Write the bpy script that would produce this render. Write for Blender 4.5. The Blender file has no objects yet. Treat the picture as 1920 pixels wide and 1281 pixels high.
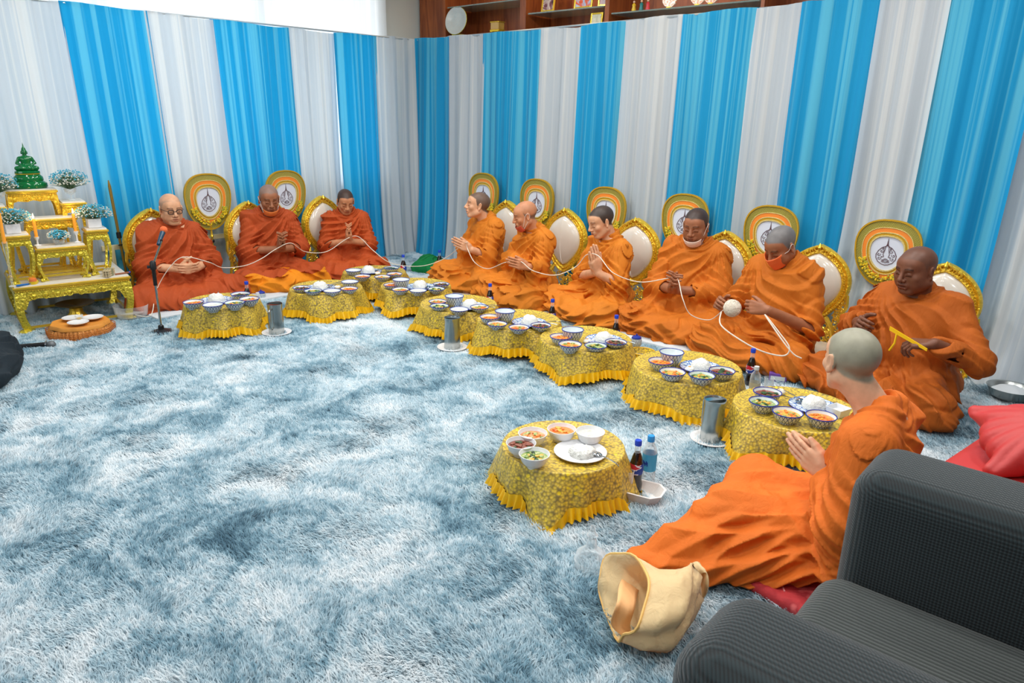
import bpy, bmesh, math, random
import numpy as np
from mathutils import Matrix, Vector
PI = math.pi
rnd = random.Random(7)
SC = bpy.context.scene
COL = SC.collection

# ---------------------------------------------------------------- camera
FP, CH = 1357.0, 1.5                      # focal length in pixels of the 1920 px frame, eye height
_d = np.array([-90., 4330., FP]); _d /= np.linalg.norm(_d)
_r = np.array([-1537., -457., FP]); _r -= _d*(_r@_d); _r /= np.linalg.norm(_r)
_Z = -_d; _X = -_r; _Y = np.cross(_Z, _X)
CM = np.stack([_X, _Y, _Z])               # world = CM @ camera ray
def ray(px, py): return CM @ np.array([px-960., py-640.5, FP])
def P(px, py, z=0.):
    r = ray(px, py); t = (z-CH)/r[2]
    return Vector((r[0]*t, r[1]*t, z))
def PY(px, py, y):                        # point of the plane y = const seen at a pixel
    r = ray(px, py); t = y/r[1]
    return Vector((r[0]*t, y, CH+r[2]*t))
def PX(px, py, x):
    r = ray(px, py); t = x/r[0]
    return Vector((x, r[1]*t, CH+r[2]*t))
cd = bpy.data.cameras.new('camera'); cam = bpy.data.objects.new('camera', cd); COL.objects.link(cam)
cd.sensor_width = 36.0; cd.lens = FP/1920*36; cd.clip_start = .05; cd.clip_end = 60
cm = Matrix(((CM[0,0], -CM[0,1], -CM[0,2], 0), (CM[1,0], -CM[1,1], -CM[1,2], 0), (CM[2,0], -CM[2,1], -CM[2,2], CH), (0,0,0,1)))
cam.matrix_world = cm
cd.dof.use_dof = True; cd.dof.focus_distance = 4.6; cd.dof.aperture_fstop = 9
SC.camera = cam
# ---------------------------------------------------------------- world, lamps, exposure
w = bpy.data.worlds.new('room_light'); SC.world = w; w.use_nodes = True
bg = w.node_tree.nodes['Background']; bg.inputs[0].default_value = (.86, .93, 1.0, 1); bg.inputs[1].default_value = .22
SC.view_settings.view_transform = 'Standard'; SC.view_settings.look = 'None'
SC.view_settings.exposure = -0.12; SC.view_settings.gamma = 1.0; SC.view_settings.use_curve_mapping = False
def area(name, loc, size, power, col, target=None, sy=None):
    l = bpy.data.lights.new(name, 'AREA'); l.energy = power; l.color = col; l.size = size
    if sy: l.shape = 'RECTANGLE'; l.size_y = sy
    o = bpy.data.objects.new(name, l); COL.objects.link(o); o.location = loc
    if target is not None:
        o.rotation_euler = (Vector(target)-Vector(loc)).to_track_quat('-Z', 'Y').to_euler()
    return o
for i, (x, y) in enumerate([(-5.0,2.6),(-3.6,2.6),(-2.2,2.6),(-.8,2.6),(-4.4,4.0),(-3.0,4.0),(-1.6,4.0),(-.2,4.0),(-4.4,1.0),(-2.8,1.0),(-1.2,1.0),(.4,1.0)]):
    area('ceiling_lamp', (x, y, 3.0), .28, 22, (1, .985, .95))
area('cool_side_area', (-3.6, -2.6, 2.3), 3.4, 62, (.86, .95, 1.0), (-3.4, 3.4, .4), 1.8)  # large cool area light left of the camera, apart from window_1

# ---------------------------------------------------------------- helpers: objects
def tag(o, label=None, cat=None, group=None, kind=None):
    if label: o['label'] = label
    if cat: o['category'] = cat
    if group: o['group'] = group
    if kind: o['kind'] = kind
    return o
def empty(name, loc=(0,0,0), rz=0, label=None, cat=None, group=None):
    o = bpy.data.objects.new(name, None); COL.objects.link(o); o.location = loc; o.rotation_euler = (0,0,rz)
    o.empty_display_size = .05
    return tag(o, label, cat, group)
def mesh_obj(name, verts, faces, mat=None, parent=None, smooth=True, mids=None, mats=None):
    me = bpy.data.meshes.new(name)
    if isinstance(verts, np.ndarray) and isinstance(faces, np.ndarray):
        nv, nf, k = len(verts), len(faces), faces.shape[1]
        me.vertices.add(nv); me.vertices.foreach_set('co', np.ascontiguousarray(verts, dtype=np.float32).ravel())
        me.loops.add(nf*k); me.loops.foreach_set('vertex_index', np.ascontiguousarray(faces, dtype=np.int32).ravel())
        me.polygons.add(nf); me.polygons.foreach_set('loop_start', np.arange(nf, dtype=np.int32)*k)
        me.update(calc_edges=True)
    else:
        me.from_pydata([tuple(v) for v in verts], [], [tuple(f) for f in faces])
    me.polygons.foreach_set('use_smooth', np.full(len(me.polygons), smooth, dtype=bool))
    for m in (mats or ([mat] if mat else [])): me.materials.append(m)
    if mids is not None: me.polygons.foreach_set('material_index', np.asarray(mids, dtype=np.int32))
    me.update()
    o = bpy.data.objects.new(name, me); COL.objects.link(o)
    if parent: o.parent = parent
    return o
class G:
    """collects geometry for one mesh object"""
    def __init__(s): s.v = []; s.f = []; s.m = []; s.mi = 0
    def add(s, v, f, M=None):
        b = len(s.v)
        s.v += [tuple(M @ Vector(p)) if M is not None else tuple(p) for p in v]
        s.f += [tuple(i+b for i in q) for q in f]; s.m += [s.mi]*len(f); return s
    def box(s, lo, hi, M=None, bev=0):
        bm = bmesh.new(); bmesh.ops.create_cube(bm, size=1)
        c = [(a+b)/2 for a, b in zip(lo, hi)]; d = [b-a for a, b in zip(lo, hi)]
        for v in bm.verts: v.co = Vector((v.co.x*d[0]+c[0], v.co.y*d[1]+c[1], v.co.z*d[2]+c[2]))
        if bev: bmesh.ops.bevel(bm, geom=bm.edges[:], offset=min(bev, min(d)*.45), segments=2, profile=.6, affect='EDGES')
        bm.verts.index_update()
        s.add([v.co for v in bm.verts], [[v.index for v in f.verts] for f in bm.faces], M); bm.free(); return s
    def lathe(s, prof, n=24, M=None, fr=None, cap=False):
        v = []; f = []
        for j, (r, z) in enumerate(prof):
            for i in range(n):
                a = 2*PI*i/n; rr = r if fr is None else r*fr(a, j)
                v.append((rr*math.cos(a), rr*math.sin(a), z))
        for j in range(len(prof)-1):
            for i in range(n):
                k = (i+1) % n; f.append((j*n+i, j*n+k, (j+1)*n+k, (j+1)*n+i))
        if cap: f.append(tuple(range(n))[::-1]); f.append(tuple((len(prof)-1)*n+i for i in range(n)))
        return s.add(v, f, M)
    def tube(s, pts, r, n=8, M=None, closed=False, cap=True):
        pts = [Vector(p) for p in pts]; m = len(pts); v = []; f = []
        rr = r if isinstance(r, (list, tuple)) else [r]*m
        up = None
        for j, p in enumerate(pts):
            t = (pts[(j+1) % m]-pts[j-1]) if closed else (pts[min(j+1, m-1)]-pts[max(j-1, 0)])
            t = t.normalized() if t.length > 1e-9 else Vector((0,0,1))
            if up is None: up = t.orthogonal()
            up = (up - t*up.dot(t)); up = up.normalized() if up.length > 1e-6 else t.orthogonal().normalized()
            b = t.cross(up)
            for i in range(n):
                a = 2*PI*i/n; v.append(p+(up*math.cos(a)+b*math.sin(a))*rr[j])
        for j in range(m if closed else m-1):
            k = (j+1) % m
            for i in range(n):
                q = (i+1) % n; f.append((j*n+i, j*n+q, k*n+q, k*n+i))
        if cap and not closed: f.append(tuple(range(n))[::-1]); f.append(tuple((m-1)*n+i for i in range(n)))
        return s.add(v, f, M)
    def ball(s, c, r, n=8, M=None, sub=None):
        rx, ry, rz = r if isinstance(r, (list, tuple)) else (r, r, r)
        v = [(c[0], c[1], c[2]+rz)]; f = []; m = max(3, n//2)
        for j in range(1, m):
            t = PI*j/m
            for i in range(n):
                a = 2*PI*i/n; v.append((c[0]+rx*math.sin(t)*math.cos(a), c[1]+ry*math.sin(t)*math.sin(a), c[2]+rz*math.cos(t)))
        v.append((c[0], c[1], c[2]-rz)); e = len(v)-1
        for i in range(n): f.append((0, 1+i, 1+(i+1) % n)); f.append((e, 1+(m-2)*n+(i+1) % n, 1+(m-2)*n+i))
        for j in range(m-2):
            for i in range(n): f.append((1+j*n+i, 1+(j+1)*n+i, 1+(j+1)*n+(i+1) % n, 1+j*n+(i+1) % n))
        return s.add(v, f, M)
    def prism(s, pts, d, M=None):
        """outline in xz, thickness d along y"""
        n = len(pts); v = [(x, -d/2, z) for x, z in pts]+[(x, d/2, z) for x, z in pts]
        f = [tuple(range(n)), tuple(range(2*n-1, n-1, -1))]+[(i, i+n, (i+1) % n+n, (i+1) % n) for i in range(n)]
        return s.add(v, f, M)
    def build(s, name, mat, parent=None, smooth=True, angle=None):
        mats = mat if isinstance(mat, list) else [mat]
        o = mesh_obj(name, s.v, s.f, None, parent, smooth, s.m if len(mats) > 1 else None, mats)
        if smooth:
            bm = bmesh.new(); bm.from_mesh(o.data)
            bmesh.ops.recalc_face_normals(bm, faces=bm.faces[:])
            for e in bm.edges:
                if len(e.link_faces) == 2 and e.calc_face_angle(0) > (angle or .7): e.smooth = False
            bm.to_mesh(o.data); bm.free()
        return o
def dup(root, loc=None, rz=None, label=None, group=None, cat=None):
    r = root.copy(); COL.objects.link(r)
    if loc is not None: r.location = loc
    if rz is not None: r.rotation_euler = (0, 0, rz)
    tag(r, label, cat, group)
    for ch in list(root.children):
        c = ch.copy(); COL.objects.link(c); c.parent = r
        for g in list(ch.children):
            e = g.copy(); COL.objects.link(e); e.parent = c
    return r
def T(x=0, y=0, z=0, rz=0, rx=0, ry=0, s=1):
    return Matrix.Translation((x, y, z)) @ Matrix.Rotation(rz, 4, 'Z') @ Matrix.Rotation(ry, 4, 'Y') @ Matrix.Rotation(rx, 4, 'X') @ Matrix.Scale(s, 4)
def catmull(pts, n=8, closed=False):
    pts = [Vector(p) for p in pts]; m = len(pts); out = []
    for i in range(m if closed else m-1):
        g = (lambda k: pts[k % m]) if closed else (lambda k: pts[max(0, min(m-1, k))])
        a, b, c, d = g(i-1), g(i), g(i+1), g(i+2)
        for j in range(n):
            t = j/n
            out.append(.5*((2*b)+(c-a)*t+(2*a-5*b+4*c-d)*t*t+(3*b-a-3*c+d)*t**3))
    if not closed: out.append(pts[-1])
    return out

# ---------------------------------------------------------------- helpers: materials
def lin(c): return tuple(((x/255)/12.92 if x/255 <= .04045 else ((x/255+.055)/1.055)**2.4) for x in c)
class N:
    def __init__(s, name):
        s.m = bpy.data.materials.new(name); s.m.use_nodes = True; s.t = s.m.node_tree; s.b = s.t.nodes['Principled BSDF']; s.out = s.t.nodes['Material Output']
    def n(s, typ, **kw):
        x = s.t.nodes.new(typ)
        for k, v in kw.items(): setattr(x, k, v)
        return x
    def l(s, a, b): s.t.links.new(a, b)
    def coord(s, kind='Object'):
        if kind == 'World': return s.n('ShaderNodeNewGeometry').outputs['Position']
        return s.n('ShaderNodeTexCoord').outputs[kind]
    def mapping(s, src, scale=(1,1,1), rot=(0,0,0)):
        m = s.n('ShaderNodeMapping'); m.inputs['Scale'].default_value = scale; m.inputs['Rotation'].default_value = rot
        s.l(src, m.inputs['Vector']); return m.outputs[0]
    def noise(s, src, scale, detail=3, dist=0, rough=.5):
        x = s.n('ShaderNodeTexNoise'); x.inputs['Scale'].default_value = scale; x.inputs['Detail'].default_value = detail
        x.inputs['Distortion'].default_value = dist; x.inputs['Roughness'].default_value = rough
        s.l(src, x.inputs['Vector']); return x.outputs['Fac']
    def voro(s, src, scale, feature='F1', out='Distance'):
        x = s.n('ShaderNodeTexVoronoi', feature=feature); x.inputs['Scale'].default_value = scale
        s.l(src, x.inputs['Vector']); return x.outputs[out]
    def ramp(s, src, stops, interp='LINEAR'):
        x = s.n('ShaderNodeValToRGB'); x.color_ramp.interpolation = interp; e = x.color_ramp.elements
        while len(e) < len(stops): e.new(.5)
        for i, (p, c) in enumerate(stops): e[i].position = p; e[i].color = (*c, 1) if len(c) == 3 else c
        s.l(src, x.inputs[0]); return x.outputs[0]
    def math(s, op, a, b=None):
        x = s.n('ShaderNodeMath', operation=op)
        for i, q in enumerate((a, b)):
            if q is None: continue
            if isinstance(q, (int, float)): x.inputs[i].default_value = q
            else: s.l(q, x.inputs[i])
        return x.outputs[0]
    def mix(s, f, a, b, typ='MIX'):
        x = s.n('ShaderNodeMix', data_type='RGBA', blend_type=typ)
        if isinstance(f, (int, float)): x.inputs[0].default_value = f
        else: s.l(f, x.inputs[0])
        for i, q in ((6, a), (7, b)):
            if isinstance(q, tuple): x.inputs[i].default_value = (*q, 1) if len(q) == 3 else q
            else: s.l(q, x.inputs[i])
        return x.outputs[2]
    def bump(s, h, strength=.3, dist=.01):
        x = s.n('ShaderNodeBump'); x.inputs['Strength'].default_value = strength; x.inputs['Distance'].default_value = dist
        s.l(h, x.inputs['Height']); s.l(x.outputs[0], s.b.inputs['Normal']); return x.outputs[0]
    def set(s, **kw):
        names = dict(col='Base Color', rough='Roughness', metal='Metallic', spec='Specular IOR Level', trans='Transmission Weight', ior='IOR',
                     sheen='Sheen Weight', coat='Coat Weight', sss='Subsurface Weight', alpha='Alpha', emit='Emission Color', es='Emission Strength')
        for k, v in kw.items():
            i = s.b.inputs[names[k]]
            if hasattr(v, 'links'): s.l(v, i)
            elif isinstance(v, tuple): i.default_value = (*v, 1)
            else: i.default_value = v
        return s
def simple(name, c, rough=.5, metal=0, var=0, vs=8, bump=0, bs=60, bd=.004, **kw):
    m = N(name); co = m.coord(); col = lin(c)
    if var:
        f = m.noise(co, vs, 4)
        m.set(col=m.mix(f, tuple(x*(1-var) for x in col), tuple(min(1, x*(1+var)) for x in col)))
    else: m.set(col=col)
    m.set(rough=rough, metal=metal, **kw)
    if bump: m.bump(m.noise(co, bs, 3), bump, bd)
    return m.m
def gold(name, c=(216,170,40), c2=(150,100,10), scale=55, strength=1.0, dist=.006, rough=.30, metal=.62):
    m = N(name); co = m.coord()
    v = m.voro(co, scale, 'SMOOTH_F1'); n = m.noise(co, scale*.8, 3, 1.5)
    h = m.math('ADD', v, n)
    m.set(col=m.ramp(h, [(.35, lin(c2)), (.75, lin(c))]), rough=rough, metal=metal)
    m.bump(h, strength, dist); return m.m
MAT = {}
MAT['gold'] = gold('carved_gold', (248,206,60), (176,120,16))
MAT['gold_smooth'] = simple('gold_moulding', (244,200,66), .27, .62, .15, 12, .3, 40)
MAT['gold_pale'] = gold('carved_pale_gold', (225,205,70), (130,110,20), 60)
MAT['white_top'] = simple('cream_table_top', (226,222,212), .35, 0, .04)
MAT['steel'] = simple('brushed_steel', (176,180,178), .26, .95, .1, 5, .08, 80)
MAT['chrome'] = simple('chrome', (200,205,208), .12, 1)
MAT['black'] = simple('black_plastic', (18,20,24), .4)
MAT['bluecap'] = simple('blue_cap', (20,70,200), .4)
MAT['skyblue'] = simple('sky_blue_plastic', (40,150,225), .4)
MAT['plainwhite'] = simple('white_glaze', (235,236,238), .22, 0, .02)
MAT['wood'] = None
# ================================================================ ROOM
XW, YW = -6.45, 5.45                      # wall planes; the drapes hang in front of them
XD, YD = -6.3, 5.25                       # drape planes
def cloth_mat(name, c, c2, translucent=.35, world_scale=30):
    m = N(name); uv = m.n('ShaderNodeUVMap').outputs[0]
    f = m.noise(m.mapping(uv, (1, .004, 1)), 11, 3, 0)
    f2 = m.noise(m.mapping(uv, (1, .003, 1)), 60, 2, 0)
    col = m.ramp(m.math('ADD', m.math('MULTIPLY', f, .75), m.math('MULTIPLY', f2, .25)), [(.36, lin(c)), (.49, lin(c)), (.56, lin(c2)), (.72, lin(c2))])
    m.set(col=col, rough=.75, sheen=.15)
    tr = m.n('ShaderNodeBsdfTranslucent'); m.l(col, tr.inputs[0])
    mx = m.n('ShaderNodeMixShader'); mx.inputs[0].default_value = translucent
    m.l(m.b.outputs[0], mx.inputs[1]); m.l(tr.outputs[0], mx.inputs[2]); m.l(mx.outputs[0], m.out.inputs[0])
    m.bump(f2, .25, .01)
    return m.m
blue = cloth_mat('blue_chiffon', (0,164,222), (92,200,236))
white = cloth_mat('white_chiffon', (205,216,224), (226,231,232))
sheer = cloth_mat('white_window_sheer', (236,238,238), (248,248,246), .6)
wallm = simple('painted_wall', (206,208,200), .8, 0, .03, 2)
woodm = N('reddish_wood'); _c = woodm.mapping(woodm.coord(), (6, 6, .6))
woodm.set(col=woodm.ramp(woodm.noise(_c, 3.0, 5, 1.2), [(.3, lin((112,50,20))), (.7, lin((158,84,38)))]), rough=.38); woodm = woodm.m

# walls: left wall has a window opening (four slabs round it)
WY0, WY1, WZ0, WZ1 = .9, 4.95, .75, 3.05
g = G(); g.box((XW-.12, -1.2, 0), (XW, WY0, 3.4)); g.box((XW-.12, WY1, 0), (XW, YW+.5, 3.4))
g.box((XW-.12, WY0, 0), (XW, WY1, WZ0)); g.box((XW-.12, WY0, WZ1), (XW, WY1, 3.4))
tag(g.build('wall_left', wallm, None, False), 'pale painted wall behind the left drapes', kind='structure')
g = G(); g.box((XW, YW+.42, 0), (1.6, YW+.5, 3.4))
tag(g.build('wall_back', wallm, None, False), 'wall behind the wooden shelving', kind='structure')
g = G(); g.box((XW-.2, -1.6, -.06), (1.8, YW+.5, -.03))
tag(g.build('floor', simple('floor_tile', (190,190,186), .4), None, False), 'tiled floor under the shaggy carpet', kind='structure')
win = empty('window_1', (XW-.06, (WY0+WY1)/2, WZ0)); tag(win, 'wide bright window behind the left drapes', kind='structure')
fr = simple('white_window_frame', (235,235,232), .4)
hy = (WY1-WY0)/2; hz = WZ1-WZ0
g = G()
for a in (-hy, -hy/3, hy/3, hy): g.box((-.03, a-.03, 0), (.03, a+.03, hz))
g.box((-.03, -hy, 0), (.03, hy, .05)); g.box((-.03, -hy, hz-.05), (.03, hy, hz))
g.build('window_frame', fr, win, False)
dm = N('daylight_glass'); dm.set(col=(.9,.95,1.), rough=.1, emit=(.93,.97,1.0), es=1.25)
for k in range(3):
    a = -hy+.04+k*(2*hy/3); G().box((-.012, a, .05), (-.006, a+2*hy/3-.08, hz-.05)).build('pane', dm.m, win, False)

# drapes -----------------------------------------------------------
def drape(axis, a0, a1, plane, ztop, mat, label, seed, name='curtain', cat='curtain', zbot=.015, flare=.05, amp=.022, group=None, b0=None, b1=None, ztop2=None):
    """hanging cloth panel from a0 to a1 along the wall, spreading to b0..b1 at the hem"""
    r = random.Random(seed); W = abs(a1-a0); nu = max(30, int(W/.0085)); nv = 30
    b0 = a0 if b0 is None else b0; b1 = a1 if b1 is None else b1
    fs = [(r.uniform(9, 15), r.uniform(0, 6.3), 1), (r.uniform(16, 24), r.uniform(0, 6.3), .7), (r.uniform(28, 40), r.uniform(0, 6.3), .4), (r.uniform(3, 6), r.uniform(0, 6.3), 1)]
    V = []; F = []; UV = []
    for j in range(nv+1):
        t = j/nv
        for i in range(nu+1):
            u = i/nu; s = a0+(a1-a0)*u
            zt = ztop if ztop2 is None else ztop+(ztop2-ztop)*u
            z = zt+(zbot-zt)*t + (0.006*math.sin(s*9+seed)*(1-t))
            x = s + ((b0-a0)*(1-u)+(b1-a1)*u)*t
            d = 0
            for q, (f, ph, am) in enumerate(fs):
                d += am*math.sin(s*f*2*PI/3.0*1.0+ph+.5*math.sin(t*2.2+ph)*(q % 2))
            fine = math.sin(s*150+seed)*.25*(1-t)**3
            A = amp*(.35+.9*t)
            off = A*(d+fine) + flare*t**6 + .03*t
            if t > .93: z += .01*math.sin(s*40+seed)
            h = .035 if t < .004 else 0
            V.append((plane+off, x, z) if axis == 'y' else (x, plane-off, z)); UV.append((s, z))
    for j in range(nv):
        for i in range(nu):
            a = j*(nu+1)+i; F.append((a, a+1, a+nu+2, a+nu+1))
    o = mesh_obj(name, np.array(V), np.array(F), mat)
    uvl = o.data.uv_layers.new(name='UVMap'); li = np.array(F).ravel(); uvl.data.foreach_set('uv', np.array(UV, dtype=np.float32)[li].ravel())
    return tag(o, label, cat, group)
ZT = 2.235
ly = [PX(px, py, XD+.0).y for px, py in ((112,0),(271,20),(396,36),(537,52),(625,62),(704,66),(780,73))]
lz = [PX(px, py, XD).z for px, py in ((112,2),(271,20),(396,36),(537,52),(625,62),(704,66),(780,73))]
drape('y', .55, ly[0], XD, lz[0], white, 'wide white curtain at far left behind the gold altar', 1, ztop2=lz[0], b1=ly[0]+.06)
lab = ['blue curtain on the left wall, beside the altar', 'white curtain on the left wall, behind the first round fan', 'blue curtain on the left wall, between the two round fans',
       'white curtain on the left wall, right of the second fan', 'narrow blue curtain on the left wall, right of the third chair', 'white curtain on the left wall, next to the room corner']
for i in range(6):
    drape('y', ly[i]-.012, ly[i+1]+.012, XD+(.012 if i % 2 == 0 else 0), lz[i], (blue, white)[i % 2], lab[i], 2+i, ztop2=lz[i+1], b0=ly[i]+(.06 if i < 3 else 0)-.012, b1=ly[i+1]+(.05 if i < 2 else .0)+.02)
rp = [(780,73),(841,68),(909,63),(1015,55),(1094,49),(1177,38),(1286,26),(1420,14),(1509,5)]
rx = [PY(px, py, YD).x for px, py in rp]; rz_ = [PY(px, py, YD).z for px, py in rp]
zr = rz_[-1]
rx += [PY(1657, -9, YD).x, PY(1785, -22, YD).x, PY(1912, 290, YD).x, PY(1915, 0, YD).x+.9]
rz_ += [zr+.01, zr+.015, zr+.02, zr+.02]
lab = ['blue curtain on the right wall, touching the room corner', 'narrow white curtain second from the corner on the right wall', 'blue curtain behind the first round fan of the right row',
       'white curtain behind the second round fan of the right row', 'blue curtain behind the third round fan of the right row', 'white curtain between the third and fourth fans of the right row',
       'blue curtain behind the fourth round fan of the right row', 'white curtain between the fourth and fifth fans of the right row', 'blue curtain behind the fifth round fan of the right row',
       'white curtain behind the last round fan of the right row', 'wide blue curtain behind the heavy-set person on the right', 'white curtain at the far right edge, above the metal bowl']
for i in range(12):
    drape('x', rx[i]-.012, rx[i+1]+.012, YD-(.012 if i % 2 == 0 else 0), rz_[i], (blue, white)[i % 2], lab[i], 20+i, ztop2=rz_[i+1], flare=.05 if i < 9 else .3,
          b0=rx[i]-(.04 if i >= 11 else .012), b1=rx[i+1]+(.0 if i < 10 else -.02))
# rails the drapes hang from
steelrail = simple('curtain_rail_metal', (190,200,205), .4, .6)
def rail(name, a, b, label):
    return tag(G().tube([a, b], .008, 6).build(name, steelrail), label, 'rail')
rail('curtain_rail', (XD-.012, .5, lz[0]-.012), (XD-.012, YD+.02, lz[-1]-.012), 'thin rail carrying the left wall curtains')
rail('curtain_rail', (XD-.0, YD+.012, rz_[0]-.012), (rx[-1]+.1, YD+.012, rz_[-1]-.012), 'thin rail carrying the right wall curtains')
# sheer behind, in front of the window
sh = drape('y', .75, 4.98, XW+.03, 3.15, sheer, 'sheer white window curtain above the left drapes', 50, name='window_sheer', flare=0, amp=.006, zbot=.4)
# carpet -----------------------------------------------------------
cm_ = N('blue_white_shag'); co = cm_.coord('World')
wob = cm_.mapping(co, (1, 1, .2))
n1 = cm_.noise(wob, 3.4, 5, .9, .62); n2 = cm_.noise(wob, 1.1, 3, .4); n3 = cm_.noise(wob, 40, 2, 0)
f = cm_.math('ADD', cm_.math('ADD', cm_.math('MULTIPLY', n1, .56), cm_.math('MULTIPLY', n2, .22)), cm_.math('MULTIPLY', n3, .22))
cm_.set(col=cm_.ramp(f, [(.37, lin((66,104,124))), (.44, lin((122,160,178))), (.51, lin((180,204,215))), (.60, lin((228,236,240)))]), rough=.9, sheen=.3)
shag = cm_.m
nx, ny = 220, 190; x0, x1, y0, y1 = XW+.02, 1.7, -1.0, YW-.05
xs = np.linspace(x0, x1, nx); ys = np.linspace(y0, y1, ny); XX, YY = np.meshgrid(xs, ys)
# seams between the rugs: the pile dips along them
S1a, S1b = P(0, 818), P(480, 715); S2a, S2b = P(150, 1010), P(470, 930)
def segd(a, b):
    dx, dy = b.x-a.x, b.y-a.y; L = dx*dx+dy*dy
    t = np.clip(((XX-a.x)*dx+(YY-a.y)*dy)/L, 0, 1); return np.hypot(XX-a.x-t*dx, YY-a.y-t*dy)
ZZ = -.012+.004*np.sin(XX*9+1.3*np.sin(YY*7))*np.sin(YY*8+XX*2)+.003*np.sin(XX*23+YY*17)
ZZ -= .018*np.exp(-(segd(S1a, S1b)/.03)**2)
ids = np.arange(nx*ny).reshape(ny, nx)
F_ = np.stack([ids[:-1,:-1], ids[:-1,1:], ids[1:,1:], ids[1:,:-1]], -1).reshape(-1, 4)
rug = mesh_obj('shag_carpet', np.stack([XX, YY, ZZ], -1).reshape(-1, 3), F_, shag)
tag(rug, 'blue and white mottled shaggy carpet covering the whole floor', 'carpet', kind='stuff')
def tuft(seed):
    r = random.Random(seed); g = G(); vs = []; fs = []
    for k in range(26):
        a = r.uniform(0, 2*PI); rr = .020*math.sqrt(r.random()); bx, by = rr*math.cos(a), rr*math.sin(a)
        dirx, diry = .75+r.uniform(-.35,.35), r.uniform(-.55,.55); H = r.uniform(.016,.027); L = r.uniform(.012,.03); wd = r.uniform(.0008,.0015)
        px, py = -diry, dirx; nrm = math.hypot(px, py); px, py = px/nrm*wd, py/nrm*wd; b = len(vs)
        for q, (hh, ll, ww) in enumerate([(0,0,1),(.55,.3,1),(.9,.7,.8)]):
            vs += [(bx+dirx*L*ll-px*ww, by+diry*L*ll-py*ww, H*hh), (bx+dirx*L*ll+px*ww, by+diry*L*ll+py*ww, H*hh)]
        vs.append((bx+dirx*L*1.1, by+diry*L*1.1, H*(.95)))
        fs += [(b,b+1,b+3,b+2),(b+2,b+3,b+5,b+4),(b+4,b+5,b+6)]
    me = bpy.data.meshes.new('tuft'); me.from_pydata(vs, [], fs); me.materials.append(shag)
    me.polygons.foreach_set('use_smooth', np.full(len(me.polygons), True)); me.update()
    return bpy.data.objects.new('tuft', me)
tobs = [tuft(1), tuft(2)]
ng = bpy.data.node_groups.new('pile', 'GeometryNodeTree')
ng.interface.new_socket('Geometry', in_out='INPUT', socket_type='NodeSocketGeometry'); ng.interface.new_socket('Geometry', in_out='OUTPUT', socket_type='NodeSocketGeometry')
gi = ng.nodes.new('NodeGroupInput'); go = ng.nodes.new('NodeGroupOutput'); jn = ng.nodes.new('GeometryNodeJoinGeometry')
ng.links.new(gi.outputs[0], jn.inputs[0])
for k, tob in enumerate(tobs):
    dp = ng.nodes.new('GeometryNodeDistributePointsOnFaces'); dp.inputs['Density'].default_value = 1700; dp.inputs['Seed'].default_value = k
    oi = ng.nodes.new('GeometryNodeObjectInfo'); oi.inputs['Object'].default_value = tob; oi.inputs['As Instance'].default_value = True
    ip = ng.nodes.new('GeometryNodeInstanceOnPoints')
    ps = ng.nodes.new('GeometryNodeInputPosition'); nz = ng.nodes.new('ShaderNodeTexNoise'); nz.inputs['Scale'].default_value = 3.2; nz.inputs['Detail'].default_value = 2
    ng.links.new(ps.outputs[0], nz.inputs['Vector'])
    mr = ng.nodes.new('ShaderNodeMath'); mr.operation = 'MULTIPLY_ADD'; mr.inputs[1].default_value = 7; mr.inputs[2].default_value = -3.5+2.9
    ng.links.new(nz.outputs['Fac'], mr.inputs[0])
    rv = ng.nodes.new('FunctionNodeRandomValue'); rv.data_type = 'FLOAT'; rv.inputs[2].default_value = -.5; rv.inputs[3].default_value = .6; rv.inputs['Seed'].default_value = 9+k
    ad = ng.nodes.new('ShaderNodeMath'); ad.operation = 'ADD'; ng.links.new(mr.outputs[0], ad.inputs[0]); ng.links.new(rv.outputs[1], ad.inputs[1])
    cx = ng.nodes.new('ShaderNodeCombineXYZ'); ng.links.new(ad.outputs[0], cx.inputs[2])
    sv = ng.nodes.new('FunctionNodeRandomValue'); sv.data_type = 'FLOAT'; sv.inputs[2].default_value = .8; sv.inputs[3].default_value = 1.5; sv.inputs['Seed'].default_value = 19+k
    ng.links.new(gi.outputs[0], dp.inputs['Mesh']); ng.links.new(dp.outputs['Points'], ip.inputs['Points']); ng.links.new(oi.outputs['Geometry'], ip.inputs['Instance'])
    ng.links.new(cx.outputs[0], ip.inputs['Rotation']); ng.links.new(sv.outputs[1], ip.inputs['Scale'])
    ng.links.new(ip.outputs[0], jn.inputs[0])
ng.links.new(jn.outputs[0], go.inputs[0])
md = rug.modifiers.new('pile', 'NODES'); md.node_group = ng

# ================================================================ wooden shelving above the right drapes
SY = YW-.02
sx0 = PY(787, 30, SY).x; sx1 = .9
cab = empty('shelf_cabinet', (sx0, SY+.2, 0), 0, 'reddish wooden wall shelving with glass shelves above the right drapes', 'shelving')
def W(px): return PY(px, 20, SY).x-sx0
glass = N('shelf_glass'); glass.set(col=(.55,.66,.6), rough=.08, trans=.7, ior=1.45, spec=.6); glass = glass.m
amb = simple('lit_shelf_underside', (214,160,80), .3)
G().box((0, .17, 1.2), (sx1-sx0, .2, 3.35)).build('back_panel', woodm, cab, False)
for i, (pa, pb) in enumerate(((787,835),(975,986),(1134,1142),(1425,1432),(1720,1728))):
    G().box((W(pa), -.2, 1.2), (W(pb), .17, 3.35)).build('upright', woodm, cab, False)
def glass_shelf(pa, pb, pyfront):
    z = PY((pa+pb)/2, pyfront, SY).z
    G().box((W(pa)+.012, -.19, z-.008), (W(pb)-.012, .165, z+.004), None, .002).build('glass_shelf', glass, cab, False)
    return z
z1 = glass_shelf(836, 975, 6); z2 = glass_shelf(987, 1133, 18); z3 = glass_shelf(1143, 1424, 12)
zs0 = PY(855, 64, SY).z-.01
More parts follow.
